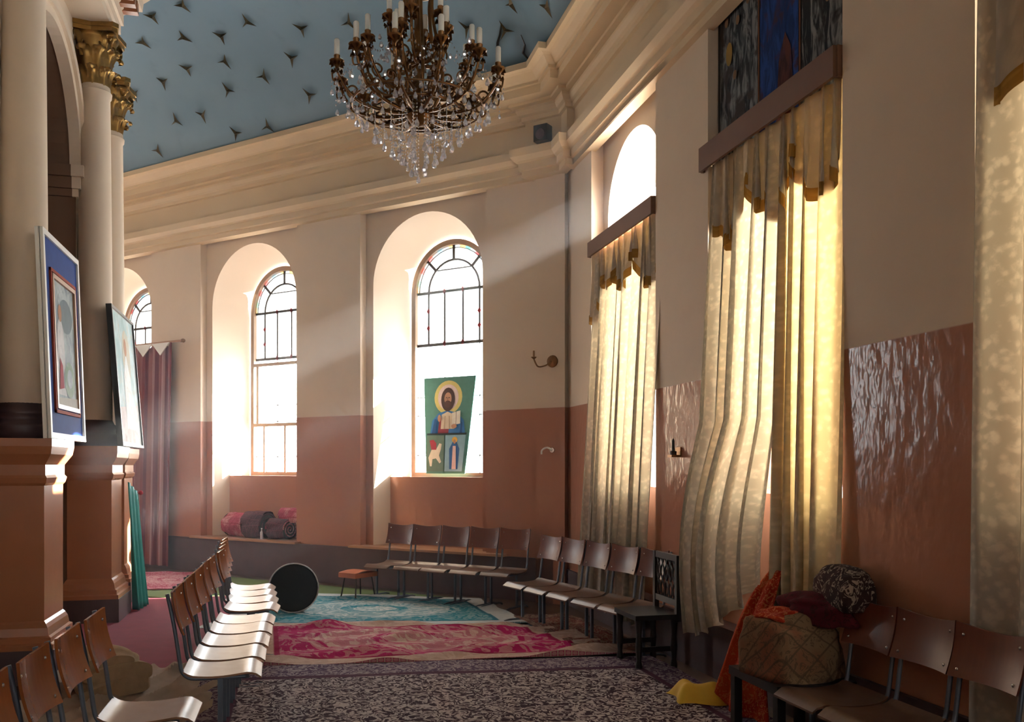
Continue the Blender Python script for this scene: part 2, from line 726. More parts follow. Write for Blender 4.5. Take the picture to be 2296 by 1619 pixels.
C1 = (3.23, 10.15)
PATH = [fp(FE, 9.5, -0.12), (3.23, -5.2), (3.23, 9.90), (3.14, 9.90), (3.14, 10.113), (2.80, 10.453), (2.863, 10.516), (-4.38, 17.74), (-12, 17.74)]
PATH0 = [fp(FE, 9.5, -0.12), (3.23, -5.2), C1, (-4.38, 17.74), (-12, 17.74)]
PROF = [(-0.05, 5.12), (0.05, 5.14), (0.05, 5.21), (0.085, 5.22), (0.085, 5.30), (0.12, 5.32), (0.16, 5.37), (0.165, 5.46), (-0.06, 5.465), (-0.06, 5.50), (0.02, 5.505), (0.02, 5.80),
        (0.055, 5.81), (0.055, 5.86), (0.085, 5.88), (0.11, 5.93), (0.11, 5.96), (0.17, 5.965), (0.17, 6.00), (0.31, 6.005), (0.31, 6.10), (0.34, 6.105), (0.34, 6.135), (0.37, 6.15), (0.42, 6.21), (0.45, 6.225), (0.50, 6.23), (0.50, 6.30), (0.40, 6.31), (-0.1, 6.7)]
mb = sweep(MB(), PATH, PROF)
structure(mb.build('trim_1', 'cornice'), 'stepped ochre plaster cornice running round under the blue ceiling', 'cornice')

# ceiling: a cove rising from the cornice to a flat blue vault
CEIL = [(0.28, 6.20), (0.47, 6.30), (0.60, 6.46), (0.85, 6.78), (1.15, 7.12), (1.55, 7.35), (2.0, 7.52), (2.6, 7.66), (3.3, 7.74), (4.2, 7.78), (5.6, 7.80)]
mb = sweep(MB(), PATH0, CEIL)
mb.face([(-12.4, -13, 7.80), (3.6, -13, 7.80), (3.6, 18.5, 7.80), (-12.4, 18.5, 7.80)])
mb.f.pop()
inner = [(q.x, q.y) for q in offset_path(PATH0, 5.6)]
mb.face([(x, y, 7.80) for x, y in inner])
ceiling = structure(mb.build('ceiling', 'blue', smooth=True, weld=True), 'blue coved ceiling dotted with three-pointed gold stars', 'ceiling')
CEIL_TREE = BVHTree.FromPolygons([Vector(v) for v in mb.v], mb.f)
mb = MB().prism([(-13, -14), (4.5, -14), (4.5, 19), (-13, 19)], 8.25, 8.5)  # unseen slab added to seal the shell against sun leaks
structure(mb.build('roof', 'plinth'), 'unseen roof slab above the blue ceiling, closing out stray sun', 'roof')

# three-pointed stars fixed to the ceiling: rows given as directions seen from the nave
star = MB()
for k in range(3):
    a = 2 * PI * k / 3
    tip = (0.092 * math.cos(a), 0.092 * math.sin(a), 0.012)
    l = (0.015 * math.cos(a + PI / 3), 0.015 * math.sin(a + PI / 3), 0)
    r_ = (0.015 * math.cos(a - PI / 3), 0.015 * math.sin(a - PI / 3), 0)
    star.face([tip, l, (0, 0, 0.03)])
    star.face([r_, tip, (0, 0, 0.03)])
star_me = None
STARS = [(410, 10), (343, 36), (555, 48), (497, 80), (411, 82), (321, 93), (677, 63), (783, 50), (655, 130), (505, 137), (421, 153), (367, 183),
         (592, 171), (512, 202), (302, 210), (455, 257), (396, 270), (530, 298), (601, 283), (355, 337), (695, 213), (1047, 63), (1133, 68), (1148, 8), (1228, 14), (720, -40), (470, -45), (610, -30), (880, -30), (1080, -60)]
for px, py in STARS:
    x, z = (px - 1148) / 2000, (1045 - py) / 2000
    d = Vector((math.cos(YAW) * x + math.sin(YAW), -math.sin(YAW) * x + math.cos(YAW), z)).normalized()
    hit, nrm, idx, dist = CEIL_TREE.ray_cast(Vector((0, 0, EYE)), d)
    if hit is None:
        continue
    if nrm.dot(d) > 0:
        nrm = -nrm
    if star_me is None:
        o = star.build('star', 'staredge', ceiling)
        star_me = o.data
    else:
        o = bpy.data.objects.new('star', star_me)
        COL.objects.link(o)
        o.parent = ceiling
    o.scale = (1.4, 1.4, 1.4)
    o.location = hit + nrm * 0.004
    o.rotation_euler = (nrm.to_track_quat('Z', 'Y') @ Matrix.Rotation(random.uniform(0, 2.1), 4, 'Z').to_quaternion()).to_euler()

# dark cracks in the ceiling paint near the corner
def on_ceiling(px, py):
    x, z = (px - 1148) / 2000, (1045 - py) / 2000
    d = Vector((math.cos(YAW) * x + math.sin(YAW), -math.sin(YAW) * x + math.cos(YAW), z)).normalized()
    hit, nrm, idx, dist = CEIL_TREE.ray_cast(Vector((0, 0, EYE)), d)
    return hit - d * 0.004


for pts, r_ in (([(1124, 52), (1121, 78), (1116, 96), (1114, 128), (1117, 152)], 0.016), ([(1168, 78), (1177, 100), (1172, 118), (1184, 132), (1178, 150)], 0.012)):
    MB().tube([on_ceiling(*p) for p in pts], [r_ * 0.4, r_, r_ * 1.2, r_, r_ * 0.3], 5).build('crack', 'black', ceiling)

# plinth (skirting) along the walls, and window-seat planks
bb = FB.box(MB(), -0.05, 10.7, -0.10, -0.17, 0, 0.53).build('baseboard_back', 'plinth')
structure(bb, 'tall dark plinth along the wall with the leaded windows', 'baseboard')
mbx = MB()
for c in WB:
    FB.box(mbx, c - 1.03, c + 1.03, 0.3, -0.105, 0, 0.53)
o = mbx.build('plinth_block', 'plinth', bb)
bb = FR.box(MB(), 0.05, 15.5, 0.02, -0.17, 0, 0.42).build('baseboard_right', 'plinth')
structure(bb, 'dark plinth along the wall behind the curtains', 'baseboard')
for i, (c, l) in enumerate(zip(WB, ('pale plank shelf under the window with the hanging print', 'pale plank shelf carrying the rolled rugs', 'plank shelf half hidden behind the maroon curtain'))):
    o = FB.box(MB(), c - (1.35 if i == 0 else 1.1), c + 1.15, 0.28, -0.24, 0.53, 0.56).build('window_shelf', 'plank')
    tag(o, l, 'shelf', 'window shelves')


# ------------------------------------------------------------------ windows
def leaded_window(idx, F, c, label, casement=False):
    w = structure(empty('window_%d' % idx, F.P(c, 0.66, 1.52)), label, 'window')
    inv = lambda p: (p[0] - w.location.x, p[1] - w.location.y, p[2] - w.location.z)
    P = lambda t, z, o=0.66: inv(F.P(c + t, o, z))
    h, zs, zb = 0.63, 4.10, 1.52
    # wooden frame: an arched band with depth
    fr = MB()
    A, B = outline(0.70, 1.50, zs), outline(h, zb, zs)
    for i in range(len(A) - 1):
        a0, a1, b0, b1 = A[i], A[i + 1], B[i], B[i + 1]
        fr.face([P(*a0, 0.60), P(*a1, 0.60), P(*b1, 0.60), P(*b0, 0.60)])
        fr.face([P(*b0, 0.60), P(*b1, 0.60), P(*b1, 0.69), P(*b0, 0.69)])
    fr.face([P(-0.7, 1.5, 0.6), P(0.7, 1.5, 0.6), P(0.63, 1.56, 0.6), P(-0.63, 1.56, 0.6)])
    fr.build('window_frame', 'frame', w)
    bars = MB()

    def bar(t0, z0, t1, z1, wd=0.011):
        d = Vector((t1 - t0, z1 - z0)).normalized() * wd
        n = Vector((-d.y, d.x))
        for oo in (0.645,):
            pts = [(t0 + n.x, z0 + n.y), (t1 + n.x, z1 + n.y), (t1 - n.x, z1 - n.y), (t0 - n.x, z0 - n.y)]
            k = len(bars.v)
            bars.v += [P(a, b, 0.645) for a, b in pts] + [P(a, b, 0.675) for a, b in pts]
            for q in ((0, 1, 2, 3), (7, 6, 5, 4), (0, 4, 5, 1), (1, 5, 6, 2), (2, 6, 7, 3), (3, 7, 4, 0)):
                bars.f.append([k + i for i in q])

    def pane(pts, mat, name='pane'):
        MB().face([P(a, b) for a, b in pts]).build(name, mat, w)
    ri = 0.43
    arc = lambda r, a0, a1, n: [(-r * math.cos(R(a0 + (a1 - a0) * i / n)), zs + r * math.sin(R(a0 + (a1 - a0) * i / n))) for i in range(n + 1)]
    tints = ['g_frost', 'g_frost', 'g_frost', 'g_frost']
    for k, (a0, a1) in enumerate(((0, 45), (45, 90), (90, 135), (135, 180))):
        rm = 0.595
        pane(arc(rm, a0, a1, 8) + arc(ri, a1, a0, 8), tints[k])
        nn = 5
        cols = ['g_frost', 'g_green', 'g_red', 'g_blue', 'g_amber', 'g_frost', 'g_frost']
        for j in range(nn):
            b0, b1 = a0 + (a1 - a0) * j / nn, a0 + (a1 - a0) * (j + 1) / nn
            pane(arc(h, b0, b1, 2) + arc(rm, b1, b0, 2), cols[(j * 3 + k * 2) % 7], 'coloured_pane')
        bar(*[v for p in (arc(ri, a1, a1 + 1, 1)[0], arc(h, a1, a1 + 1, 1)[0]) for v in p], 0.017)
    pane(arc(ri, 0, 180, 16), 'g_frost')
    for i in range(16):
        p = arc(ri, 0, 180, 16)
        bar(*p[i], *p[i + 1], 0.012)
        p = arc(0.595, 0, 180, 16)
        bar(*p[i], *p[i + 1], 0.004)
    bar(-0.28, zs + 0.30, 0.28, zs + 0.30, 0.006)
    bar(-h, zs, h, zs, 0.017)
    bar(-h, 3.36, h, 3.36, 0.02)
    xs = [-h, -ri, -0.155, 0.155, ri, h]
    for a, b in zip(xs, xs[1:]):
        pane([(a, 3.36), (b, 3.36), (b, zs), (a, zs)], 'g_frost')
    for x in xs[1:-1]:
        bar(x, 3.36, x, zs, 0.010)
    for x, z in ((-0.155, zs), (0.155, zs), (-ri, 3.78), (ri, 3.84), (-0.155, 3.37), (0.155, 3.37), (ri, 3.6), (-ri, 3.58)):
        d = 0.032
        MB().face([P(x - d, z, 0.64), P(x, z + d * 1.3, 0.64), P(x + d, z, 0.64), P(x, z - d * 1.3, 0.64)]).build('red_jewel', 'g_red', w)
    ys = [zb, 2.36, 3.36]
    for z0, z1 in zip(ys, ys[1:]):
        for a, b in ((-h, -0.43), (-0.43, 0.155), (0.155, h)):
            pane([(a, z0), (b, z0), (b, z1), (a, z1)], 'g_clear')
    bar(0.155, zb, 0.155, 3.36, 0.005)
    bar(-0.43, zb, -0.43, 3.36, 0.004)
    for z in (1.80, 2.36, 2.62):
        bar(-h, z, h, z, 0.005)
    bars.build('leading', 'lead', w)
    if casement:
        cs = MB()
        for (t0, t1, z0, z1) in ((-0.66, 0.66, 3.24, 3.29), (-0.66, 0.66, 2.28, 2.33), (0.50, 0.55, 2.33, 3.24), (-0.55, -0.5, 2.33, 3.24), (0.36, 0.40, 1.55, 2.28), (-0.1, -0.06, 1.55, 2.28)):
            F.box(cs, c + t0, c + t1, 0.58, 0.63, z0, z1)
        cs.v = [inv(v) for v in cs.v]
        cs.build('casement_frame', 'frame', w)
    return w


leaded_window(1, FB, WB[0], 'arched leaded window with an icon print standing in it', False)
leaded_window(2, FB, WB[1], 'arched leaded window with a brown casement, above the rolled rugs', True)
leaded_window(3, FB, WB[2], 'arched leaded window above the maroon curtain', False)


def plain_window(idx, F, c, label, h=0.66, zb=1.50, zs=4.30, oo=0.5, bars=True, low='g_clear', top='g_clear'):
    w = structure(empty('window_%d' % idx, F.P(c, oo, zb)), label, 'window')
    inv = lambda p: (p[0] - w.location.x, p[1] - w.location.y, p[2] - w.location.z)
    P = lambda t, z, o=oo: inv(F.P(c + t, o, z))
    fr = MB()
    A, B = outline(h + 0.05, zb - 0.03, zs), outline(h - 0.03, zb, zs)
    for i in range(len(A) - 1):
        fr.face([P(*A[i], oo - 0.04), P(*A[i + 1], oo - 0.04), P(*B[i + 1], oo - 0.04), P(*B[i], oo - 0.04)])
        fr.face([P(*B[i], oo - 0.04), P(*B[i + 1], oo - 0.04), P(*B[i + 1], oo + 0.04), P(*B[i], oo + 0.04)])
    fr.build('window_frame', 'white', w)
    h -= 0.03
    MB().face([P(a, b) for a, b in outline(h, zs - 0.25, zs)]).build('pane', top, w)
    n = 3
    for i in range(2):
        for j in range(n):
            z0, z1 = zb + (zs - 0.25 - zb) * j / n, zb + (zs - 0.25 - zb) * (j + 1) / n
            t0 = -h + h * i
            MB().face([P(t0, z0), P(t0 + h, z0), P(t0 + h, z1), P(t0, z1)]).build('pane', low, w)
    if not bars:
        return w
    m = MB()
    F.box(m, c - 0.02, c + 0.02, oo - 0.03, oo + 0.03, zb, zs - 0.25)
    for j in range(1, n + 1):
        z = zb + (zs - 0.25 - zb) * j / n
        F.box(m, c - h, c + h, oo - 0.028, oo + 0.028, z - 0.015, z + 0.015)
    m.v = [inv(v) for v in m.v]
    m.build('glazing_bars', 'white', w)
    return w


for i, c in enumerate(WOPEN):
    plain_window(4 + i, FR, c, ['bright arched window rising above the narrower curtained bay', 'window glowing through the open cream and golden curtains', 'dim obscured window behind the curtain at the right edge'][i], bars=False, low=['g_bright', 'g_bright', 'g_dim'][i], top=['g_clear', 'g_bright', 'g_dim'][i])
for i, c in enumerate(WE):
    plain_window(7 + i, FE, c, ['first', 'second', 'third'][i] + ' arched window added for fill light in the wall behind the viewer', 0.72, 1.4, 4.10, 0.55, True, 'g_mid', 'g_mid')
for i, c in enumerate((2.1, 5.4)):
    plain_window(10 + i, FF, c, ['near', 'distant'][i] + ' arched window round the far corner', 0.72, 1.4, 4.10, 0.55)


# window openings as light portals: they only guide the sampling of the daylight outside
def portal(F, c, o, w, z0, z1):
    ld = bpy.data.lights.new('window_daylight', 'AREA')
    ld.shape = 'RECTANGLE'
    ld.size, ld.size_y = w, z1 - z0
    ld.cycles.is_portal = True
    ob = bpy.data.objects.new('window_daylight', ld)
    ob.location = F.P(c, o, (z0 + z1) / 2)
    n = Vector((F.nin.x, F.nin.y, 0))
    ob.rotation_euler = n.to_track_quat('-Z', 'Z').to_euler()
    COL.objects.link(ob)


for c in WB:
    portal(FB, c, 0.74, 1.4, 1.48, 4.85)
for c in WOPEN:
    portal(FR, c, 0.58, 1.4, 1.45, 5.02)
for c in WE:
    portal(FE, c, 0.62, 1.5, 1.35, 4.85)
for c in (2.1, 5.4):
    portal(FF, c, 0.62, 1.5, 1.35, 4.85)

# ------------------------------------------------------------------ sanctuary wall with its arch
FI = Facet((-2.2, 12.1), (0, -1), (1, 0), 14)
ARCH = (2.85, 1.05, 0.0, 4.82)
mb = wall_face(MB(), FI, 0, 17, [ARCH])
mb.face([(-2.2, 12.1, 0), (-10, 12.1, 0), (-10, 12.1, TOP), (-2.2, 12.1, TOP)])
mb.face([(-2.2, -4.9, 0), (-10, -4.9, 0), (-10, -4.9, TOP), (-2.2, -4.9, TOP)])
wall_inner = structure(mb.build('wall_inner', 'wall', smooth=True), 'sanctuary wall with a tall dark-lined arch between the columns', 'wall')
M['arch_brown'] = plain('matt_arch_brown', (0.17, 0.095, 0.06), 0.8, var=0.15, scale=3)  # arch lining and inner imposts, darker brown than the cream archivolt
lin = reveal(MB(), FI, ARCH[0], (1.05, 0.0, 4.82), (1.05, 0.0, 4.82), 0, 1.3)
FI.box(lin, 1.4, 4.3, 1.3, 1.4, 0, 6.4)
lin.build('arch_lining', M['arch_brown'], wall_inner, True)
# archivolt and impost
av = MB()
seg = 28
for i in range(seg):
    a0, a1 = PI * i / seg, PI * (i + 1) / seg
    for r0, r1, p in ((1.042, 1.13, 0.05), (1.13, 1.22, 0.085)):
        q = lambda r, a, o: FI.P(ARCH[0] - r * math.cos(a), o, 4.82 + r * math.sin(a))
        av.face([q(r0, a0, -p), q(r1, a0, -p), q(r1, a1, -p), q(r0, a1, -p)])
        av.face([q(r1, a0, -p), q(r1, a0, 0), q(r1, a1, 0), q(r1, a1, -p)])
        av.face([q(r0, a0, 0.06), q(r0, a0, -p), q(r0, a1, -p), q(r0, a1, 0.06)])
av.build('archivolt', 'cream', wall_inner)
for side in (-1, 1):
    im = MB()
    t = ARCH[0] + side * 1.05
    for z0, z1, p in ((4.50, 4.58, 0.03), (4.58, 4.70, 0.055), (4.70, 4.82, 0.09)):
        FI.box(im, min(t - side * p, t + side * 0.25), max(t - side * p, t + side * 0.25), 0.03, -p, z0, z1)
    im.build('impost_moulding', 'cream', wall_inner)
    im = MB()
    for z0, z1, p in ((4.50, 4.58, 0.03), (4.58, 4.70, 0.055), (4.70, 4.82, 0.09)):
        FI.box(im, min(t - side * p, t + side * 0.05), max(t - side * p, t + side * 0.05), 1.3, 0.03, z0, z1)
    im.build('inner_impost', M['arch_brown'], wall_inner)

# entablature carried by the columns
en = MB()
sweep(en, [(-2.4, 10.62), (-1.84, 10.62), (-1.84, 2.0)], [(-0.36, 6.33), (0.0, 6.33), (0.0, 6.42), (0.025, 6.43), (0.025, 6.53), (0.05, 6.54), (0.05, 6.66), (0.07, 6.68), (0.07, 6.78), (0.22, 6.80), (0.23, 6.90), (0.29, 6.98), (0.30, 7.06), (-0.3, 7.2)])
en.v = en.v
tr2 = structure(en.build('trim_2', 'cream', smooth=True), 'cream entablature resting on the gilded capitals', 'cornice')
bl = MB().box((-1.79, -0.045, 6.66), (-1.63, 0.045, 6.79))
bme = None
for k in range(30):
    y = 10.60 - k * 0.17
    if bme is None:
        o = bl.build('bracket', 'brown', tr2)
        bme = o.data
    else:
        o = bpy.data.objects.new('bracket', bme)
        COL.objects.link(o)
        o.parent = tr2
    o.location = (0, y, 0)
mb = MB().box((-2.5, 10.6, 6.33), (-2.16, 12.1, 8.2))
mb.build('frieze_block', 'cream', tr2)

# ------------------------------------------------------------------ columns on pedestals
leaf = MB()


LEAF_PROF = [(0.010, 0.0), (0.018, 0.06), (0.028, 0.115), (0.048, 0.165), (0.080, 0.192), (0.108, 0.186), (0.118, 0.160), (0.104, 0.140)]


def leaf_fn(u, v):
    k = v * (len(LEAF_PROF) - 1)
    i = min(int(k), len(LEAF_PROF) - 2)
    f = k - i
    r_, z_ = [LEAF_PROF[i][j] * (1 - f) + LEAF_PROF[i + 1][j] * f for j in (0, 1)]
    w = 0.058 * (1 - 0.15 * v) * (1 + 0.10 * math.sin(v * 16)) * (1 if v < 0.8 else 1 - 1.2 * (v - 0.8))
    x = (u - 0.5) * 2 * w
    rib = 0.012 * math.cos((u - 0.5) * 2 * PI * 1.5)
    return (r_ + rib * (0.3 + 0.7 * v) - 0.022 * (2 * u - 1) ** 2, x, z_)


leaf.grid(leaf_fn, 10, 14)
LEAF = None


def column(x, y, label, kind=0):
    global LEAF
    root = tag(empty('column', (x, y, 0)), label, 'column', 'cream columns along the sanctuary wall')
    # plinth, pedestal
    MB().box((-0.30, -0.37, 0), (0.30, 0.37, 0.26)).build('plinth_block', 'plinth', root)
    pd = MB()
    prof = [(0.295, 0.26), (0.295, 0.30), (0.275, 0.31), (0.275, 0.35), (0.255, 0.36), (0.245, 0.42), (0.23, 0.45), (0.215, 0.47), (0.215, 1.50), (0.23, 1.52), (0.24, 1.56), (0.225, 1.58), (0.225, 1.66), (0.25, 1.70), (0.275, 1.74), (0.285, 1.80), (0.285, 1.86)]
    e = 0.075
    for (r0, z0), (r1, z1) in zip(prof, prof[1:]):
        A = [(-r0, -r0 - e, z0), (r0, -r0 - e, z0), (r0, r0 + e, z0), (-r0, r0 + e, z0)]
        B = [(-r1, -r1 - e, z1), (r1, -r1 - e, z1), (r1, r1 + e, z1), (-r1, r1 + e, z1)]
        for i in range(4):
            j = (i + 1) % 4
            pd.face([A[i], A[j], B[j], B[i]])
    r1 = 0.285
    pd.face([(-r1, -r1 - e, 1.86), (r1, -r1 - e, 1.86), (r1, r1 + e, 1.86), (-r1, r1 + e, 1.86)])
    p = pd.build('pedestal', 'brown', root)
    # round base
    MB().lathe([(0.235, 1.86), (0.235, 1.92), (0.245, 1.95), (0.235, 1.985), (0.205, 2.0), (0.20, 2.03), (0.215, 2.05), (0.215, 2.08), (0.19, 2.10), (0.172, 2.14)], 32).build('column_base', 'plinth', root, 'all')
    MB().lathe([(0.172, 2.12), (0.170, 2.6), (0.168, 3.6), (0.160, 4.6), (0.150, 5.60), (0.165, 5.62), (0.168, 5.66), (0.152, 5.68), (0.15, 5.72)], 40).build('shaft', 'cream', root, True)
    cap = empty('capital', (0, 0, 5.70))
    cap.parent = root
    MB().lathe([(0.14, -0.01), (0.15, 0.2), (0.165, 0.38), (0.21, 0.50), (0.235, 0.54)], 24).build('bell', 'gold', cap, 'all')
    ab = MB()
    pts = []
    for k in range(4):
        a = PI / 4 + k * PI / 2
        for da, rr in ((-0.10, 0.335), (0.10, 0.335)):
            pts.append((rr * math.cos(a + da), rr * math.sin(a + da)))
        a2 = a + PI / 4
        pts.append((0.215 * math.cos(a2), 0.215 * math.sin(a2)))
    ab.prism(pts, 0.54, 0.585)
    ab.prism([(p_[0] * 1.06, p_[1] * 1.06) for p_ in pts], 0.585, 0.63)
    ab.build('abacus', 'gold', cap)
    for tier, (n, z, sc, rr) in enumerate(((8, 0.0, 1.0, 0.135), (8, 0.17, 1.15, 0.145), (4, 0.30, 1.25, 0.17))):
        for k in range(n):
            a = 2 * PI * (k + 0.5 * (tier == 1)) / n + (PI / 4 if tier == 2 else 0)
            if LEAF is None:
                o = leaf.build('acanthus_leaf', 'gold', cap, 'all')
                LEAF = o.data
            else:
                o = bpy.data.objects.new('acanthus_leaf', LEAF)
                COL.objects.link(o)
                o.parent = cap
            o.location = (rr * math.cos(a), rr * math.sin(a), z)
            o.rotation_euler = (0, 0, a)
            o.scale = (sc, sc, sc)
    for k in range(8):
        a = 2 * PI * (k + 0.5) / 8
        path = []
        for i in range(16):
            th = i / 15 * 2.0 * PI
            rad = 0.036 * (1 - i / 19)
            path.append((0.205 + rad * math.sin(th), 0, 0.40 + rad * math.cos(th)))
        o = MB().tube(path, 0.011, 5).build('helix', 'gold', cap, 'all')
        o.rotation_euler = (0, 0, a)
    for k in range(4):
        a = PI / 4 + k * PI / 2
        vol = MB()
        path = []
        for i in range(22):
            th = i / 21 * 2.3 * PI
            rad = 0.058 * (1 - i / 26)
            path.append((0.265 + rad * math.sin(th), 0, 0.475 + rad * math.cos(th)))
        vol.tube(path, 0.016, 6)
        o = vol.build('volute', 'gold', cap, 'all')
        o.rotation_euler = (0, 0, a)
    return root


column(-2.03, 7.75, 'cream column on a brown sunlit pedestal behind the blue bordered icon')
column(-2.03, 10.40, 'cream column with full gilded capital behind the leaning glazed icon')
column(-2.14, 11.80, 'farthest cream column, mostly hidden, gilded capital lowest in view')

# ------------------------------------------------------------------ chandelier
CH = tag(empty('chandelier', (0.84, 5.97, 3.54)), 'brass chandelier with white candle tubes and hanging crystal drops', 'chandelier')
Z0 = 3.54
zz = lambda z: z - Z0
MB().lathe([(0.012, zz(7.85)), (0.012, zz(5.3))], 8).build('chain_rod', 'bronze', CH)
MB().lathe([(0.03, zz(7.70)), (0.10, zz(7.74)), (0.11, zz(7.80))], 16).build('ceiling_rose', 'bronze', CH, True)
MB().lathe([(0.0, zz(3.93)), (0.05, zz(3.95)), (0.085, zz(4.0)), (0.06, zz(4.05)), (0.02, zz(4.09)), (0.016, zz(4.5)), (0.03, zz(4.55)), (0.018, zz(4.62)), (0.016, zz(5.0)), (0.05, zz(5.05)), (0.06, zz(5.12)), (0.02, zz(5.2)), (0.014, zz(5.4))], 16).build('stem', 'bronze', CH, True)
MB().tube([(0.145 * math.cos(a), 0.145 * math.sin(a), zz(4.86)) for a in [2 * PI * i / 24 for i in range(25)]], 0.010, 6).build('upper_ring', 'bronze', CH, 'all')
MB().tube([(0.30 * math.cos(a), 0.30 * math.sin(a), zz(4.03)) for a in [2 * PI * i / 36 for i in range(37)]], 0.010, 6).build('lower_ring', 'bronze', CH, 'all')
MB().tube([(0.44 * math.cos(a), 0.44 * math.sin(a), zz(4.06)) for a in [2 * PI * i / 36 for i in range(37)]], 0.007, 6).build('outer_ring', 'bronze', CH, 'all')

cage = MB().tube(smoothpath([(0.06, 0, zz(4.0)), (0.15, 0.0, zz(4.12)), (0.17, 0, zz(4.35)), (0.11, 0.0, zz(4.6)), (0.10, 0, zz(4.8)), (0.17, 0, zz(4.95)), (0.24, 0, zz(5.0)), (0.27, 0, zz(4.93)), (0.24, 0, zz(4.88))], 5), 0.012, 6)
cage_me = None
for k in range(6):
    if cage_me is None:
        o = cage.build('cage_bar', 'bronze', CH, 'all')
        cage_me = o.data
    else:
        o = bpy.data.objects.new('cage_bar', cage_me)
        COL.objects.link(o)
        o.parent = CH
    o.rotation_euler = (0, 0, 2 * PI * k / 6 + 0.55)


def spiral(cx, cz, r, turns, a0, n=18, sgn=1):
    return [(cx + r * (1 - 0.8 * i / n) * math.cos(a0 + sgn * turns * 2 * PI * i / n), 0, cz + r * (1 - 0.8 * i / n) * math.sin(a0 + sgn * turns * 2 * PI * i / n)) for i in range(n + 1)]


def arm_tier(n, r, zc, zhub, rot, rh=0.07):
    """curved arms: each an arm with scrolls, leaf cluster, drip pan and candle tube"""
    arm = MB().tube(smoothpath([(rh, 0, zhub), (r * 0.35, 0, zhub - 0.015), (r * 0.72, 0, zhub + 0.02), (r * 0.93, 0, zc - 0.14), (r, 0, zc - 0.035)], 6), [0.013] * 10 + [0.010] * 15, 6)
    arm.tube(spiral(r * 0.80, zhub + 0.085, 0.05, 1.2, -1.5), 0.007, 5)
    arm.tube(spiral(r * 0.55, zhub + 0.07, 0.055, 1.2, -1.2, sgn=-1), 0.008, 5)
    arm.tube(smoothpath([(r * 0.97, 0, zc - 0.12), (r * 1.04, 0, zc - 0.13), (r * 1.06, 0, zc - 0.08)], 4), 0.006, 5)
    rl = random.Random(int(r * 100))
    for k in range(16):
        f = 0.15 + 0.8 * k / 15
        px_, pz_ = r * f, zhub + (0.0 if f < 0.72 else (f - 0.72) / 0.25 * (zc - 0.12 - zhub)) + rl.uniform(-0.01, 0.03)
        aa, sg = rl.uniform(0, 2 * PI), rl.choice((-1, 1))
        ln = rl.uniform(0.03, 0.05)
        d = Vector((0.5 * math.cos(aa), sg * 0.6, 0.55 * math.sin(aa) + 0.3)).normalized()
        sd = d.cross(Vector((1, 0.3, 0.2))).normalized() * ln * 0.28
        b0 = Vector((px_, 0, pz_))
        arm.face([b0, b0 + d * ln * 0.5 + sd, b0 + d * ln, b0 + d * ln * 0.5 - sd])
    cup = MB().lathe([(0.008, -0.05), (0.014, -0.035), (0.045, -0.012), (0.05, 0.0), (0.03, 0.004), (0.018, 0.01), (0.022, 0.035), (0.017, 0.04)], 10)
    for k in range(7):
        a = 2 * PI * k / 7
        b = 0.16
        for zo, ln in ((-0.03, 0.045), (-0.075, 0.035)):
            cup.face([(0.012 * math.cos(a - b * 3), 0.012 * math.sin(a - b * 3), zo), (0.012 * math.cos(a + b * 3), 0.012 * math.sin(a + b * 3), zo),
                      (ln * math.cos(a + b), ln * math.sin(a + b), zo + 0.02), (ln * 1.15 * math.cos(a), ln * 1.15 * math.sin(a), zo - 0.004), (ln * math.cos(a - b), ln * math.sin(a - b), zo + 0.02)])
    can = MB().lathe([(0.018, 0.03), (0.018, 0.135), (0.014, 0.142), (0.006, 0.146)], 10)
    me = [None] * 3
    for k in range(n):
        a = 2 * PI * k / n + rot
        for i, (b, nm, mt) in enumerate(((arm, 'arm', 'bronze'), (cup, 'drip_pan', 'bronze'), (can, 'candle_tube', 'candle'))):
            if me[i] is None:
                o = b.build(nm, mt, CH, 'all' if i < 1 else True)
                me[i] = o.data
            else:
                o = bpy.data.objects.new(nm, me[i])
                COL.objects.link(o)
                o.parent = CH
            o.rotation_euler = (0, 0, a)
            if i:
                o.location = (r * math.cos(a), r * math.sin(a), zc)


arm_tier(12, 0.545, zz(4.285), zz(4.02), 0.12)
arm_tier(8, 0.37, zz(4.44), zz(4.16), 0.35)
arm_tier(6, 0.20, zz(4.64), zz(4.36), 0.15, 0.02)

drop = MB().lathe([(0.001, 0.0), (0.010, 0.004), (0.0125, 0.014), (0.006, 0.030), (0.002, 0.036)], 6)
drop_me = None
strings = MB()
rings = [(0.47, 22), (0.41, 20), (0.35, 18), (0.29, 18), (0.23, 16), (0.17, 12), (0.11, 9), (0.05, 5), (0.0, 1)]


def add_drop(x, y, z, s=1.0):
    global drop_me
    if drop_me is None:
        o = drop.build('crystal_drop', 'crystal', CH)
        drop_me = o.data
    else:
        o = bpy.data.objects.new('crystal_drop', drop_me)
        COL.objects.link(o)
        o.parent = CH
    o.location = (x, y, z)
    o.scale = (s, s, s)
    o.rotation_euler = (0, 0, random.uniform(0, 3))


def beads(x, y, z1, z2):
    n = max(1, int((z2 - z1) / 0.022))
    for i in range(n):
        z = z1 + (z2 - z1) * (i + 0.5) / n
        r = 0.0052
        k = len(strings.v)
        strings.v += [(x + r, y, z), (x - r, y, z), (x, y + r, z), (x, y - r, z), (x, y, z + 0.009), (x, y, z - 0.009)]
        for q in ((0, 2, 4), (2, 1, 4), (1, 3, 4), (3, 0, 4), (2, 0, 5), (1, 2, 5), (3, 1, 5), (0, 3, 5)):
            strings.f.append([k + i2 for i2 in q])


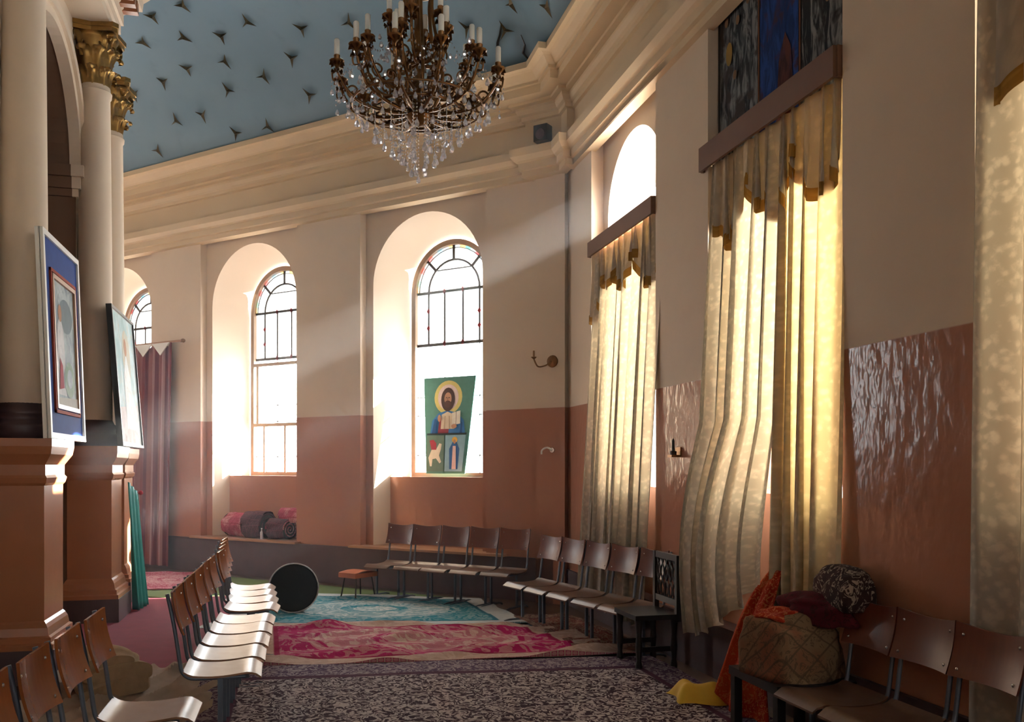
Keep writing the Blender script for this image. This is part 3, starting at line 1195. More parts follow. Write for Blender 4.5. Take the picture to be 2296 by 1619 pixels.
for r, n in rings:
    for k in range(n):
        a = 2 * PI * (k + 0.5 * random.random()) / n
        x, y = r * math.cos(a), r * math.sin(a)
        zb = zz(3.55) + 0.93 * r + random.uniform(-0.012, 0.03) * (r > 0)
        add_drop(x, y, zb, random.uniform(1.1, 1.6))
        beads(x, y, zb + 0.045, zz(4.03))
for k in range(12):
    a = 2 * PI * k / 12 + 0.12
    for rr, z in ((0.545, 4.13), (0.50, 4.03), (0.58, 4.07), (0.43, 3.985)):
        add_drop(rr * math.cos(a + random.uniform(-.06, .06)), rr * math.sin(a), zz(z) - random.uniform(0, 0.03), random.uniform(0.9, 1.4))
        beads(rr * math.cos(a), rr * math.sin(a), zz(z) + 0.03, zz(z) + 0.09)
for k in range(110):
    a = random.uniform(0, 2 * PI)
    rr = random.uniform(0.12, 0.50)
    add_drop(rr * math.cos(a), rr * math.sin(a), zz(random.uniform(4.05, 4.40)), random.uniform(0.8, 1.3))
for tier_r, tz, n in ((0.545, 4.25, 12), (0.37, 4.41, 8)):
    for k in range(n):
        a0, a1 = 2 * PI * k / n + (0.12 if n == 12 else 0.35), 2 * PI * (k + 1) / n + (0.12 if n == 12 else 0.35)
        for i in range(1, 13):
            f = i / 13
            a = a0 + (a1 - a0) * f
            beads(tier_r * math.cos(a), tier_r * math.sin(a), zz(tz) - 0.11 * math.sin(f * PI) - 0.01, zz(tz) - 0.11 * math.sin(f * PI) + 0.012)
so = strings.build('bead_strings', 'crystal', CH)
so['kind'] = 'stuff'


# ------------------------------------------------------------------ chairs
def make_chair(back, seat, name='school_chair'):
    """faces +X; seat at 0.43 m; tube sides, single post and floor runner each side"""
    root = empty(name)
    W = 0.20

    def seat_fn(u, v):
        x = -0.03 + 0.44 * u
        y = (v - 0.5) * 2 * (W - 0.012 * (u > 0.9) - 0.02 * max(0, 0.2 - u))
        z = 0.432 - 0.016 * math.sin(min(1, u / 0.8) * PI) - (0.035 * ((u - 0.82) / 0.18) ** 2 if u > 0.82 else 0) + (0.02 * ((0.15 - u) / 0.15) ** 2 if u < 0.15 else 0)
        return (x, y, z)
    s = MB()
    s.grid(seat_fn, 16, 6)
    s.grid(lambda u, v: (lambda p: (p[0], p[1], p[2] - 0.012))(seat_fn(1 - u, v)), 16, 6)
    for i in range(16):
        for v in (0, 1):
            a, b = seat_fn(i / 16, v), seat_fn((i + 1) / 16, v)
            q = [a, b, (b[0], b[1], b[2] - 0.012), (a[0], a[1], a[2] - 0.012)]
            s.face(q if v == 0 else q[::-1])
    for j in range(6):
        for u in (0, 1):
            a, b = seat_fn(u, j / 6), seat_fn(u, (j + 1) / 6)
            s.face([a, b, (b[0], b[1], b[2] - 0.012), (a[0], a[1], a[2] - 0.012)])
    s.build('seat', seat, root, True)

    def back_fn(u, v, off=0.0):
        y = (u - 0.5) * 2 * (W + 0.004)
        e = abs(u - 0.5) * 2
        z = 0.665 + (0.235 + 0.022 * e ** 2 - 0.004) * v
        x = -0.055 - 0.055 * v + 0.032 * e ** 2 - 0.012 * math.sin(v * PI) + off
        return (x, y, z)
    b = MB()
    b.grid(lambda u, v: back_fn(u, v, 0.006), 12, 6)
    b.grid(lambda u, v: back_fn(1 - u, v, -0.006), 12, 6)
    for i in range(12):
        for v in (0, 1):
            p0, p1 = back_fn(i / 12, v, 0.006), back_fn((i + 1) / 12, v, 0.006)
            q0, q1 = back_fn(i / 12, v, -0.006), back_fn((i + 1) / 12, v, -0.006)
            b.face([p0, q0, q1, p1])
    for j in range(6):
        for u in (0, 1):
            p0, p1 = back_fn(u, j / 6, 0.006), back_fn(u, (j + 1) / 6, 0.006)
            q0, q1 = back_fn(u, j / 6, -0.006), back_fn(u, (j + 1) / 6, -0.006)
            b.face([p0, q0, q1, p1])
    bo = b.build('backrest', back, root, True)
    for y in (-0.165, 0.165):
        for z in (0.70, 0.86):
            v = (z - 0.665) / 0.25
            x = back_fn(y / 0.41 + 0.5, v, 0.0)[0]
            MB().lathe([(0.009, 0), (0.007, 0.004), (0.003, 0.006)], 8, mtx=Matrix.Translation((x + 0.006, y, z)) @ Matrix.Rotation(PI / 2, 4, 'Y')).build('rivet', 'chrome', bo)
    for sy in (-1, 1):
        y = sy * 0.178
        MB().tube(smoothpath([(-0.118, y, 0.905), (-0.088, y, 0.76), (-0.062, y, 0.60), (-0.048, y, 0.50), (-0.035, y, 0.445), (0.0, y, 0.41), (0.06, y, 0.402), (0.2, y, 0.402), (0.34, y, 0.402)], 4), 0.0115, 8).build('side_tube', 'steel', root, 'all')
        pt = MB()
        pt.box((0.162, y - 0.009, 0.02), (0.190, y + 0.009, 0.40))
        pt.build('post', 'steel', root)
        MB().tube([(-0.06, y, 0.0), (-0.045, y, 0.018), (0.02, y, 0.03), (0.33, y, 0.03), (0.395, y, 0.018), (0.41, y, 0.0)], 0.012, 8).build('floor_runner', 'steel', root, True)
    MB().box((0.16, -0.178, 0.385), (0.19, 0.178, 0.402)).build('cross_bar', 'steel', root)
    return root


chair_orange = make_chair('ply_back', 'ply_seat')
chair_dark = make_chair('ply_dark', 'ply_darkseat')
used = set()


def place(proto, x, y, rz, label, group):
    o = proto if id(proto) not in used else copy_tree(proto)
    used.add(id(proto))
    o.location = (x, y, 0)
    o.rotation_euler = (0, 0, rz)
    tag(o, label, 'chair', group)
    return o


ORD = ['nearest', 'second', 'third', 'fourth', 'fifth', 'sixth', 'seventh']
# row along the aisle, facing the curtained wall
cam_y = [5.70, 6.16, 6.62, 7.07, 7.50]
for i, y in enumerate(cam_y):
    place(chair_orange, -0.575 + 0.012 * i, y, R(random.uniform(-1.5, 1.5)), 'orange plywood chair, %s in the middle run of the aisle row' % ORD[i], 'orange chairs in the aisle row')
for i, y in enumerate([8.12, 8.57, 9.0, 9.43]):
    place(chair_orange, -0.50 - 0.02 * i, y, R(-4 + random.uniform(-1, 1)), 'plywood chair, %s in the far run of the aisle row before the black drum' % ORD[i], 'orange chairs in the aisle row')
for i, (x, y) in enumerate([(-0.86, 4.80), (-0.88, 4.33), (-0.90, 3.86), (-0.92, 3.40)]):
    place(chair_orange, x, y, R(random.uniform(-2, 2)), 'reddish plywood chair at lower left, %s from the folded beige rug' % ['first', 'second', 'third', 'fourth'][i], 'chairs at the lower left')
# row under the leaded window
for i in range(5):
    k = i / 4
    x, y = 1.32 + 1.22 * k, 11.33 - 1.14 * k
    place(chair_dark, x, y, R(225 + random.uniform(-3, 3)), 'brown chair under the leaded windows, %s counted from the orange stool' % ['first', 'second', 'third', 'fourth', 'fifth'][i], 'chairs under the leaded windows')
# row in front of the narrower curtain
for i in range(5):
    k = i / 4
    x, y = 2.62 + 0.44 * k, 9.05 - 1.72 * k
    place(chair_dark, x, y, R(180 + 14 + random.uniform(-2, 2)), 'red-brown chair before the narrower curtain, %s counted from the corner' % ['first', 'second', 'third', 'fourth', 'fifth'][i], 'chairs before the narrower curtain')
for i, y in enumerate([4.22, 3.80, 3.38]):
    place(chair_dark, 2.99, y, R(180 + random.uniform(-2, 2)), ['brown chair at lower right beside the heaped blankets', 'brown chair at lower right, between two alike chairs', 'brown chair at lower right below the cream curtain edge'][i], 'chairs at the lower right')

# black carved armchair at the end of the row
bc = tag(empty('carved_chair', (3.0, 6.86, 0), PI), 'black carved wooden chair at the end of the row by the open curtain', 'chair')
MB().box((-0.03, -0.24, 0.42), (0.34, 0.24, 0.46)).build('seat', 'black', bc)
for x in (0.0, 0.30):
    for y in (-0.21, 0.21):
        MB().lathe([(0.025, 0), (0.03, 0.05), (0.02, 0.10), (0.03, 0.2), (0.022, 0.3), (0.032, 0.42)], 10, (x, y, 0)).build('leg', 'black', bc, True)
for y in (-0.22, 0.22):
    MB().box((-0.05, y - 0.02, 0.40), (-0.01, y + 0.02, 0.93)).build('back_post', 'black', bc)
for z in (0.52, 0.88):
    MB().box((-0.045, -0.22, z), (-0.015, 0.22, z + 0.05)).build('rail', 'black', bc)
lat = MB()
for k in range(5):
    y = -0.16 + 0.08 * k
    lat.tube([(-0.03, y + 0.035 * math.sin(i * 0.9), 0.56 + 0.04 * i) for i in range(9)], 0.008, 6)
    lat.tube([(-0.03, y - 0.035 * math.sin(i * 0.9), 0.56 + 0.04 * i) for i in range(9)], 0.008, 6)
lat.build('carved_lattice', 'black', bc, 'all')
for y in (-0.19, 0.19):
    MB().box((0.0, y - 0.01, 0.16), (0.30, y + 0.01, 0.20)).build('stretcher', 'black', bc)

# orange stool under the row by the leaded windows
st = tag(empty('stool', (0.83, 11.28, 0), R(40)), 'small orange stool tucked under the first chair of the window row', 'stool')
MB().grid(lambda u, v: (0.19 * (2 * u - 1), 0.15 * (2 * v - 1), 0.33 + 0.02 * math.cos((u - .5) * PI)), 10, 6).grid(lambda u, v: (0.19 * (1 - 2 * u), 0.15 * (2 * v - 1), 0.27), 2, 2).box((-0.19, -0.15, 0.27), (0.19, 0.15, 0.325)).build('seat', plain('orange_vinyl', (0.42, 0.10, 0.03), 0.5), st, True)
for x in (-1, 1):
    for y in (-1, 1):
        MB().tube([(0.13 * x, 0.10 * y, 0.28), (0.17 * x, 0.13 * y, 0.0)], 0.010, 6).build('leg', 'black', st)

# drum lying on its side
dr = tag(empty('drum', (0.04, 10.25, 0.29), 0), 'large black drum lying on its side with a worn silver rim', 'drum')
ax = Vector((0.08, -0.98, 0.10)).normalized()
rot = ax.to_track_quat('Z', 'Y').to_matrix().to_4x4()
MB().lathe([(0.10, -0.34), (0.17, -0.32), (0.235, -0.15), (0.268, 0.0), (0.272, 0.05), (0.262, 0.05), (0.255, 0.03), (0.12, 0.026), (0.01, 0.025)], 40, mtx=rot).build('body', 'blackplastic', dr, True)
MB().tube([rot @ Vector((0.270 * math.cos(a), 0.270 * math.sin(a), 0.052)) for a in [2 * PI * i / 40 for i in range(41)]], 0.009, 6).build('rim', plain('worn_silver_rim', (0.33, 0.32, 0.31), 0.4, 0.7, var=0.6, scale=12), dr, 'all')


# ------------------------------------------------------------------ rugs
def rug_mat(name, field, ground, border, accent, k=(9, 7), medallion=True, dense=0.5, edge=0.10):
    """patterned carpet in its own uv: border band, field of scrolls, central medallion"""
    t = NT(name)
    uv = t.uv()
    x, y, _ = t.sep(uv)
    cx = t.math('ABSOLUTE', t.math('SUBTRACT', x, 0.5))
    cyy = t.math('ABSOLUTE', t.math('SUBTRACT', y, 0.5))
    m = t.math('MAXIMUM', cx, cyy)
    suv = t.scalev(uv, (k[0], k[1], 1))
    n = t.noise(suv, 2.2, 3, 0.55, 1.6)
    v = t.voro(suv, 2.4, 'SMOOTH_F1')
    v2 = t.voro(suv, 5.0, 'F1')
    fl = t.math('FRACT', t.math('MULTIPLY', t.math('ADD', t.math('MULTIPLY', n, 1.6), v), 2.6))
    flower = t.step(fl, 0.46, 0.60)
    col = t.mix(t.math('MULTIPLY', flower, dense), field, ground)
    col = t.mix(t.math('MULTIPLY', t.step(v2, 0.22, 0.12), 0.7), col, accent)
    if medallion:
        e = t.math('SQRT', t.math('ADD', t.math('POWER', t.math('MULTIPLY', cx, 2.6), 2.0), t.math('POWER', t.math('MULTIPLY', cyy, 2.9), 2.0)))
        e = t.math('ADD', e, t.math('MULTIPLY', t.math('SUBTRACT', n, 0.5), 0.16))
        ring = t.ramp(e, [(0.0, (1, 1, 1)), (0.22, (0, 0, 0)), (0.34, (0.7, 0.7, 0.7)), (0.66, (0.9, 0.9, 0.9)), (0.76, (0, 0, 0)), (0.80, (0.6, 0.6, 0.6)), (0.86, (0, 0, 0))], 'CONSTANT')
        col = t.mix(t.math('MULTIPLY', ring, t.math('MULTIPLY_ADD', flower, 0.45, 0.5)), col, ground)
    b1 = t.step(m, 0.5 - edge - 0.004, 0.5 - edge + 0.004)
    bcol = t.mix(t.math('MULTIPLY', flower, 0.6), border, ground)
    col = t.mix(b1, col, bcol)
    line = t.math('MULTIPLY', t.step(m, 0.5 - edge - 0.014, 0.5 - edge - 0.010), t.math('SUBTRACT', 1.0, t.step(m, 0.5 - edge, 0.5 - edge + 0.006)))
    col = t.mix(line, col, accent)
    pile = t.noise(suv, 40, 2)
    return t.done(col, 0.95, 0, t.bump(pile, 0.4, 0.01), 0.1)


def rug(name, corners, mat, label, amp=0.012, z=0.0, nu=56, nv=40, th=0.008, freq=1.0, lift=None):
    """corners: back left, back right, front right, front left on the floor"""
    A, B, C, D = [Vector(c) for c in corners]
    ph = [random.uniform(0, 6) for _ in range(6)]
    mb = MB()

    def fn(u, v, dz=0.0):
        p = (A * (1 - u) + B * u) * (1 - v) + (D * (1 - u) + C * u) * v
        w = math.sin(u * 9 * freq + v * 3 + ph[0]) * math.sin(v * 11 * freq + ph[1] + 1.5 * math.sin(u * 5 + ph[2]))
        w2 = math.sin((u * 2.3 + v * 4.1) * 5 * freq + ph[3])
        h = max(0, w) ** 2 * amp + max(0, w2) ** 3 * amp * 0.8
        if lift:
            h += lift(u, v)
        ex = 0.012 * math.sin(v * 23 + ph[4]) if u in (0, 1) else 0
        ey = 0.014 * math.sin(u * 19 + ph[5]) if v in (0, 1) else 0
        return (p.x + ex, p.y + ey, z + th + h + dz)
    mb.grid(fn, nu, nv)
    for i in range(nu):
        for v in (0, 1):
            a, b = fn(i / nu, v), fn((i + 1) / nu, v)
            mb.face([a, b, (b[0], b[1], z), (a[0], a[1], z)])
    for j in range(nv):
        for u in (0, 1):
            a, b = fn(u, j / nv), fn(u, (j + 1) / nv)
            mb.face([a, b, (b[0], b[1], z), (a[0], a[1], z)])
    o = mb.build(name, mat, None, True)
    return tag(o, label, 'rug')


rug('green_carpet', [(-1.6, 14.6), (2.2, 10.8), (1.2, 9.9), (-2.3, 12.4)], plain('green_carpet', (0.10, 0.155, 0.045), 0.95, var=0.2, scale=10), 'plain moss green carpet showing beyond the other rugs', 0.004)
rug('maroon_carpet', [(-2.15, 11.75), (0.3, 11.75), (0.3, 7.70), (-2.1, 7.55)], plain('maroon_carpet', (0.19, 0.022, 0.045), 0.92, var=0.2, scale=6, bumpy=0.2), 'plain maroon carpet beside the column pedestals', 0.004, 0.008)
rug('teal_rug', [(-0.05, 11.85), (2.25, 10.75), (2.45, 8.95), (-0.9, 9.45)], rug_mat('teal_rug_pattern', (0.015, 0.19, 0.25), (0.52, 0.55, 0.55), (0.44, 0.48, 0.50), (0.02, 0.12, 0.18), (5, 3.4), True, 0.30, 0.09), 'teal and white medallion rug beside the black drum', 0.010, 0.016)
rug('magenta_rug', [(-0.45, 9.62), (2.45, 8.72), (2.95, 7.25), (-0.45, 7.5)], rug_mat('magenta_rug_pattern', (0.36, 0.012, 0.105), (0.56, 0.42, 0.37), (0.44, 0.31, 0.26), (0.26, 0.01, 0.06), (4.5, 3.2), True, 0.38, 0.10), 'magenta rug with cream scrolls, rumpled across the middle', 0.045, 0.024, freq=1.3)
rug('floral_rug', [(-0.66, 7.52), (2.98, 7.08), (2.98, 1.6), (-0.66, 1.6)], rug_mat('floral_rug_pattern', (0.042, 0.023, 0.038), (0.46, 0.40, 0.415), (0.085, 0.05, 0.10), (0.075, 0.03, 0.06), (16, 23), False, 0.97, 0.07), 'dark floral rug filling the foreground, purple border', 0.006, 0.030)
rug('pink_rug', [(-2.6, 14.8), (-1.05, 14.35), (-1.0, 12.55), (-2.05, 12.6)], rug_mat('pink_rug_pattern', (0.34, 0.05, 0.10), (0.55, 0.35, 0.36), (0.36, 0.06, 0.12), (0.28, 0.02, 0.06), (6, 5), True, 0.55, 0.12), 'pink patterned rug lying before the maroon curtain', 0.012, 0.016)
rug('beige_canvas', [(-1.75, 7.62), (-0.5, 7.62), (-0.5, 2.0), (-2.0, 2.0)], plain('beige_canvas', (0.33, 0.25, 0.19), 0.9, var=0.35, scale=5, bumpy=0.7), 'crumpled beige canvas beneath the lower left chairs', 0.055, 0.022, freq=2.6, nu=80, nv=120)
rug('aisle_runner', [(2.35, 9.3), (2.95, 9.3), (3.1, 7.35), (2.5, 7.35)], rug_mat('wall_runner_pattern', (0.20, 0.06, 0.05), (0.33, 0.26, 0.2), (0.15, 0.07, 0.06), (0.1, 0.02, 0.03), (3, 6), False, 0.7, 0.12), 'narrow red-brown runner under the chairs by the curtain', 0.012, 0.034)


# ------------------------------------------------------------------ soft heaps: bulged shapes for folded and bundled textiles
def blob(name, centre, size, mat, label=None, cat=None, rz=0.0, seed=1, amp=0.12, parent=None, flat=0.5, freq=3.0, e=0.75):
    rnd = random.Random(seed)
    ph = [rnd.uniform(0, 6) for _ in range(9)]
    mb = MB()
    ca, sa = math.cos(rz), math.sin(rz)

    def fn(u, v):
        th, phi = 2 * PI * u, PI * v
        sx, sy, sz = math.sin(phi) * math.cos(th), math.sin(phi) * math.sin(th), math.cos(phi)
        f = lambda a: math.copysign(abs(a) ** e, a)
        d = 1 + amp * (math.sin(freq * sx * 2 + ph[0] + 2 * math.sin(3 * sz + ph[1])) + 0.6 * math.sin(freq * 2.1 * sy + ph[2] + 3 * sx) + 0.4 * math.sin(freq * 3.7 * sz + ph[3] + 4 * sy))
        x, y, z = f(sx) * size[0] * d, f(sy) * size[1] * d, f(sz) * size[2] * d
        z = max(z, -size[2] * flat)
        return (centre[0] + ca * x - sa * y, centre[1] + sa * x + ca * y, centre[2] + size[2] * flat + z)
    mb.grid(fn, 40, 24)
    o = mb.build(name, mat, parent, 'all', weld=True)
    if label:
        tag(o, label, cat)
    return o


def print_mat(name, a, b, c, scale=6, lines=True):
    """printed cloth: blotched ground, scrolls, and a lattice of woven lozenges"""
    t = NT(name)
    o = t.obj()
    n = t.noise(o, scale * 0.5, 3)
    col = t.mix(t.step(n, 0.42, 0.6), a, b)
    n2 = t.noise(o, scale * 2.2, 2, 0.5, 1.5)
    sc = t.math('ABSOLUTE', t.math('SUBTRACT', t.math('FRACT', t.math('MULTIPLY', n2, 4.0)), 0.5))
    col = t.mix(t.math('MULTIPLY', t.step(sc, 0.16, 0.08), 0.75), col, c)
    if lines:
        x, y, z = t.sep(o)
        p = t.math('ADD', t.math('ADD', x, y), z)
        q = t.math('SUBTRACT', t.math('ADD', x, t.math('MULTIPLY', y, -1.0)), z)
        for w in (p, q):
            f = t.math('ABSOLUTE', t.math('SUBTRACT', t.math('FRACT', t.math('MULTIPLY', w, scale * 0.9)), 0.5))
            col = t.mix(t.math('MULTIPLY', t.step(f, 0.06, 0.03), 0.8), col, c)
    return t.done(col, 0.9, 0, None, 0.15)


# rolled rugs on the window shelf
def roll(name, F, t, o, z, r, ln, mat, endmat, label, tilt=0.0):
    root = tag(empty(name, F.P(t, o, z)), label, 'rolled rug', 'rolled rugs on the window shelf')
    a = Vector((F.a.x, F.a.y, tilt)).normalized()
    n = Vector((F.nin.x, F.nin.y, 0))
    up = a.cross(n)
    up = up if up.z > 0 else -up
    mb = MB()
    rn = random.Random(len(label))
    ph = rn.uniform(0, 6)
    ang = lambda u: 2 * PI * u
    mb.grid(lambda u, v: a * ((v - 0.5) * ln) + (n * math.cos(ang(u)) + up * math.sin(ang(u))) * r * (1 + 0.10 * math.sin(3 * ang(u) + ph + 2 * v) + 0.05 * math.sin(7 * ang(u) + 5 * v)) + Vector((0, 0, r)), 28, 8)
    mb.build('roll', mat, root, 'all')
    sp = MB()
    for sgn in (-1, 1):
        base = a * (sgn * ln * 0.5) + Vector((0, 0, r))
        pts = [base + (n * math.cos(th) + up * math.sin(th)) * (r * 0.93 * (1 - th / (6 * PI))) for th in [i * 0.3 for i in range(60)]]
        sp.tube(pts, 0.011, 4)
    sp.build('rolled_end', endmat, root, 'all')
    mb2 = MB()
    for sgn in (-1, 1):
        base = a * (sgn * ln * 0.49) + Vector((0, 0, r))
        mb2.face([tuple(base + (n * math.cos(2 * PI * i / 20) + up * math.sin(2 * PI * i / 20)) * r * 0.97) for i in range(20)])
    mb2.build('end_core', 'black', root)
    return root


pink_print = print_mat('pink_floral_pile', (0.42, 0.08, 0.14), (0.55, 0.28, 0.30), (0.25, 0.02, 0.05), 9)
dark_print = print_mat('dark_pile', (0.05, 0.02, 0.03), (0.09, 0.04, 0.05), (0.16, 0.05, 0.07), 8)
roll('rolled_rug', FB, 5.72, 0.10, 0.56, 0.185, 0.42, pink_print, pink_print, 'pink floral rolled rug, left end of the window shelf')
roll('rolled_rug', FB, 5.28, 0.07, 0.56, 0.195, 0.40, dark_print, dark_print, 'dark brown rolled rug, largest on the window shelf')
roll('rolled_rug', FB, 4.80, 0.06, 0.56, 0.15, 0.36, dark_print, pink_print, 'smaller dark rolled rug beside the bottle on the window shelf')
roll('rolled_rug', FB, 4.62, 0.13, 0.80, 0.11, 0.42, pink_print, pink_print, 'bright pink bundle on top of the smaller dark roll')
bo = tag(empty('bottle', FB.P(5.04, -0.10, 0.56)), 'small clear bottle standing between the rolled rugs', 'bottle')
MB().lathe([(0.022, 0), (0.024, 0.01), (0.024, 0.10), (0.010, 0.13), (0.010, 0.15)], 12).build('bottle_body', 'crystal', bo, True)
MB().lathe([(0.012, 0.15), (0.012, 0.165)], 12).build('cap', 'white', bo)

# folded beige rug by the first lower-left chair
fo = tag(empty('folded_rug', (-1.28, 6.95, 0.045), R(20)), 'folded beige rug heaped on the canvas behind the lower left chairs', 'folded rug')
beige2 = plain('beige_rug_pile', (0.33, 0.225, 0.135), 0.95, var=0.3, scale=14, bumpy=0.6)
for i, (w, d, z, hh, sx) in enumerate(((0.46, 0.60, 0.0, 0.055, 0.0), (0.43, 0.56, 0.10, 0.045, 0.02), (0.36, 0.50, 0.18, 0.035, -0.02))):
    def fold(u, v, w=w, d=d, z=z, hh=hh, sx=sx, i=i):
        th = 2 * PI * u
        c_, s_ = math.cos(th), math.sin(th)
        wob = 0.02 * math.sin(v * 6 + i * 2) + 0.012 * math.sin(v * 14 + 3 * i)
        x = sx + wob + (w * 0.5) * math.copysign(abs(c_) ** 0.35, c_)
        sag = 0.02 * math.sin(x * 9 + i) + 0.015 * math.sin(v * 9 + x * 6)
        return (x, (v - 0.5) * d + 0.03 * math.sin(x * 8 + i), z + hh + hh * math.copysign(abs(s_) ** 0.6, s_) * (1 + 0.2 * math.sin(v * 8 + i)) + (sag if s_ > 0 else 0))
    m_ = MB().grid(fold, 32, 14)
    for v in (0, 1):
        m_.face([fold(k / 32, v) for k in range(32)])
    m_.build('fold', beige2, fo, True)


# ------------------------------------------------------------------ curtains on the right wall
def drape(mb, X, y_top, y_bot, z_top, z_bot, folds, amp, seed=0, nu=140, nv=40, gather=None, flare=1.0, lean=0.0, warp=1.0):
    """hanging cloth: y_top, y_bot are (start, end) along the wall; folds deepen downwards"""
    rn = random.Random(seed)
    ph = [rn.uniform(0, 6) for _ in range(5)]

    def fn(u, v):
        w = u ** warp + 0.018 * math.sin(2 * PI * folds * 0.37 * u + ph[0])
        a, b = y_top[0] + (y_top[1] - y_top[0]) * u, y_bot[0] + (y_bot[1] - y_bot[0]) * u
        e = v ** 1.2
        y = a * (1 - e) + b * e
        A = amp * (0.55 + 0.45 * v * flare)
        f = math.sin(2 * PI * folds * w + ph[1] + 0.6 * math.sin(2.2 * v + ph[2])) + 0.35 * math.sin(2 * PI * folds * 2.3 * w + ph[3] + v) + 0.25 * math.sin(2 * PI * folds * 0.5 * w + ph[4])
        x = X - lean * v + A * f
        y += 1.5 * A * math.cos(2 * PI * folds * w + ph[1])
        zb = z_bot(u) if callable(z_bot) else z_bot
        z = z_top + (zb - z_top) * v
        if gather:
            x, y, z = gather(u, v, x, y, z)
        return (x, y, z)
    mb.grid(fn, nu, nv, 1.6 * abs(y_top[1] - y_top[0]), z_top - (z_bot(0.5) if callable(z_bot) else z_bot))
    return fn


def curtain(label, X, yt, yb, zt, zb, folds, amp, mat='curtain', seed=0, gather=None, lean=0.0, warp=1.0):
    mb = MB()
    drape(mb, X, yt, yb, zt, zb, folds, amp, seed, gather=gather, lean=lean, warp=warp)
    o = mb.build('curtain', mat, None, 'all')
    return tag(o, label, 'curtain', 'curtains on the window wall')


def valance(label, X, y0, y1, zt, scal, seed=0, group='valances'):
    """scal: list of (u centre, half width, length) swags; the cloth's lower edge follows them, an ochre trim below"""
    mb = MB()
    rn = random.Random(seed)

    def zb(u):
        best = 0.26
        for c, h, l in scal:
            d = abs(u - c) / h
            if d < 1:
                best = max(best, l * (1 - 0.42 * d ** 2))
        return zt - best
    fn = drape(mb, X, (y0, y1), (y0, y1), zt, zb, 11, 0.030, seed, 200, 14)
    root = tag(empty('valance', (X, (y0 + y1) / 2, zt)), label, 'valance', group)
    off = Vector(root.location)
    mb.v = [tuple(Vector(v) - off) for v in mb.v]
    mb.build('cloth', 'valance', root, 'all')
    tr = MB()
    n = 200
    pts = [fn(i / n, 1.0) for i in range(n + 1)]
    for i in range(n):
        a, b = pts[i], pts[i + 1]
        hgt = 0.075
        q = [(a[0] - 0.006, a[1], a[2] + 0.012), (b[0] - 0.006, b[1], b[2] + 0.012), (b[0] - 0.008, b[1], b[2] - hgt), (a[0] - 0.008, a[1], a[2] - hgt)]
        tr.face([tuple(Vector(p) - off) for p in q], [(i / n, 0), ((i + 1) / n, 0), ((i + 1) / n, 0.1), (i / n, 0.1)])
    tr.build('ochre_trim', 'trim', root)
    return root


def pelmet(label, s0, s1, z0, z1, X=3.02):
    root = tag(empty('pelmet', (X, 10.32 - (s0 + s1) / 2, z0)), label, 'pelmet', 'pelmets')
    y = (s1 - s0) / 2
    MB().box((-0.012, -y, 0), (0.012, y, z1 - z0)).build('front_board', 'pelmet', root)
    for sy in (-1, 1):
        MB().box((0.012, sy * y - 0.012, 0), (0.15, sy * y + 0.012, z1 - z0)).build('end_board', 'pelmet', root)
    MB().box((0.012, -y, z1 - z0 - 0.015), (0.15, y, z1 - z0)).build('top_board', 'pelmet', root)


pelmet('brown pelmet board over the narrower curtain', 0.97, 2.75, 3.95, 4.11, 3.20)
valance('swagged valance over the narrower curtain', 3.25, 9.33, 7.58, 3.99, [(0.05, 0.12, 0.72), (0.28, 0.12, 0.42), (0.52, 0.14, 0.50), (0.90, 0.16, 0.60)], 3)
curtain('cream damask curtain hanging to the floor behind the row of chairs', 3.27, (9.28, 7.45), (9.44, 7.60), 3.99, 0.16, 8, 0.040, 'curtain', 5, lean=0.14)

pelmet('darker brown pelmet board under the large painting', 3.75, 5.57, 4.0, 4.19, 3.19)
valance('swagged valance under the large painting', 3.25, 6.52, 4.77, 4.03, [(0.10, 0.14, 0.52), (0.20, 0.10, 0.66), (0.46, 0.10, 0.50), (0.58, 0.10, 0.62), (0.88, 0.18, 0.62)], 8)


def gather_b(u, v, x, y, z):
    """left panel: its lower end is caught up and bellies out"""
    if v > 0.55:
        k = (v - 0.55) / 0.45
        y += 0.10 * (1 - u) ** 2 * math.sin(k * PI)
        x -= 0.16 * math.sin(k * PI * 0.8) * (0.4 + 0.6 * math.sin(u * PI))
        z += 0.55 * (u ** 2) * k ** 2
        y -= 0.10 * k * (1 - k) * u
    return (x, y, z)


curtain('cream curtain panel caught up at its hem, beside the black carved chair', 3.27, (6.50, 5.44), (6.60, 5.46), 4.03, 0.32, 5, 0.045, 'curtain', 11, gather_b, lean=0.14)
curtain('golden glowing curtain panel beside the bare brown wall', 3.27, (5.46, 4.76), (5.38, 4.70), 4.03, 0.62, 5, 0.040, 'curtain_gold', 14, lean=0.11, warp=0.55)

pelmet('pelmet board over the curtain at the right edge', 6.70, 8.45, 4.0, 4.18, 3.19)
valance('valance over the curtain at the right edge', 3.22, 3.58, 1.82, 4.02, [(0.06, 0.12, 0.62), (0.3, 0.14, 0.45), (0.6, 0.14, 0.5)], 4)
curtain('grey cream damask curtain at the right edge', 3.22, (3.60, 1.80), (3.56, 1.84), 4.03, 0.06, 7, 0.042, 'curtain', 21, lean=0.07)

# ------------------------------------------------------------------ flat printed pictures: built from thin shapes on a board
FLAT = {}


def flatmat(name, col, rough=0.55):
    if name not in FLAT:
        FLAT[name] = plain('print_' + name, col, max(rough, 0.7) if rough > 0.2 else rough, var=0.18, scale=14, spec=0.12 if rough > 0.2 else 0.5)
    return FLAT[name]


def ell(cx, cy_, rx, ry, n=24, a0=0, a1=360):
    return [(cx + rx * math.cos(R(a0 + (a1 - a0) * i / n)), cy_ + ry * math.sin(R(a0 + (a1 - a0) * i / n))) for i in range(n + (a1 - a0 < 360))]


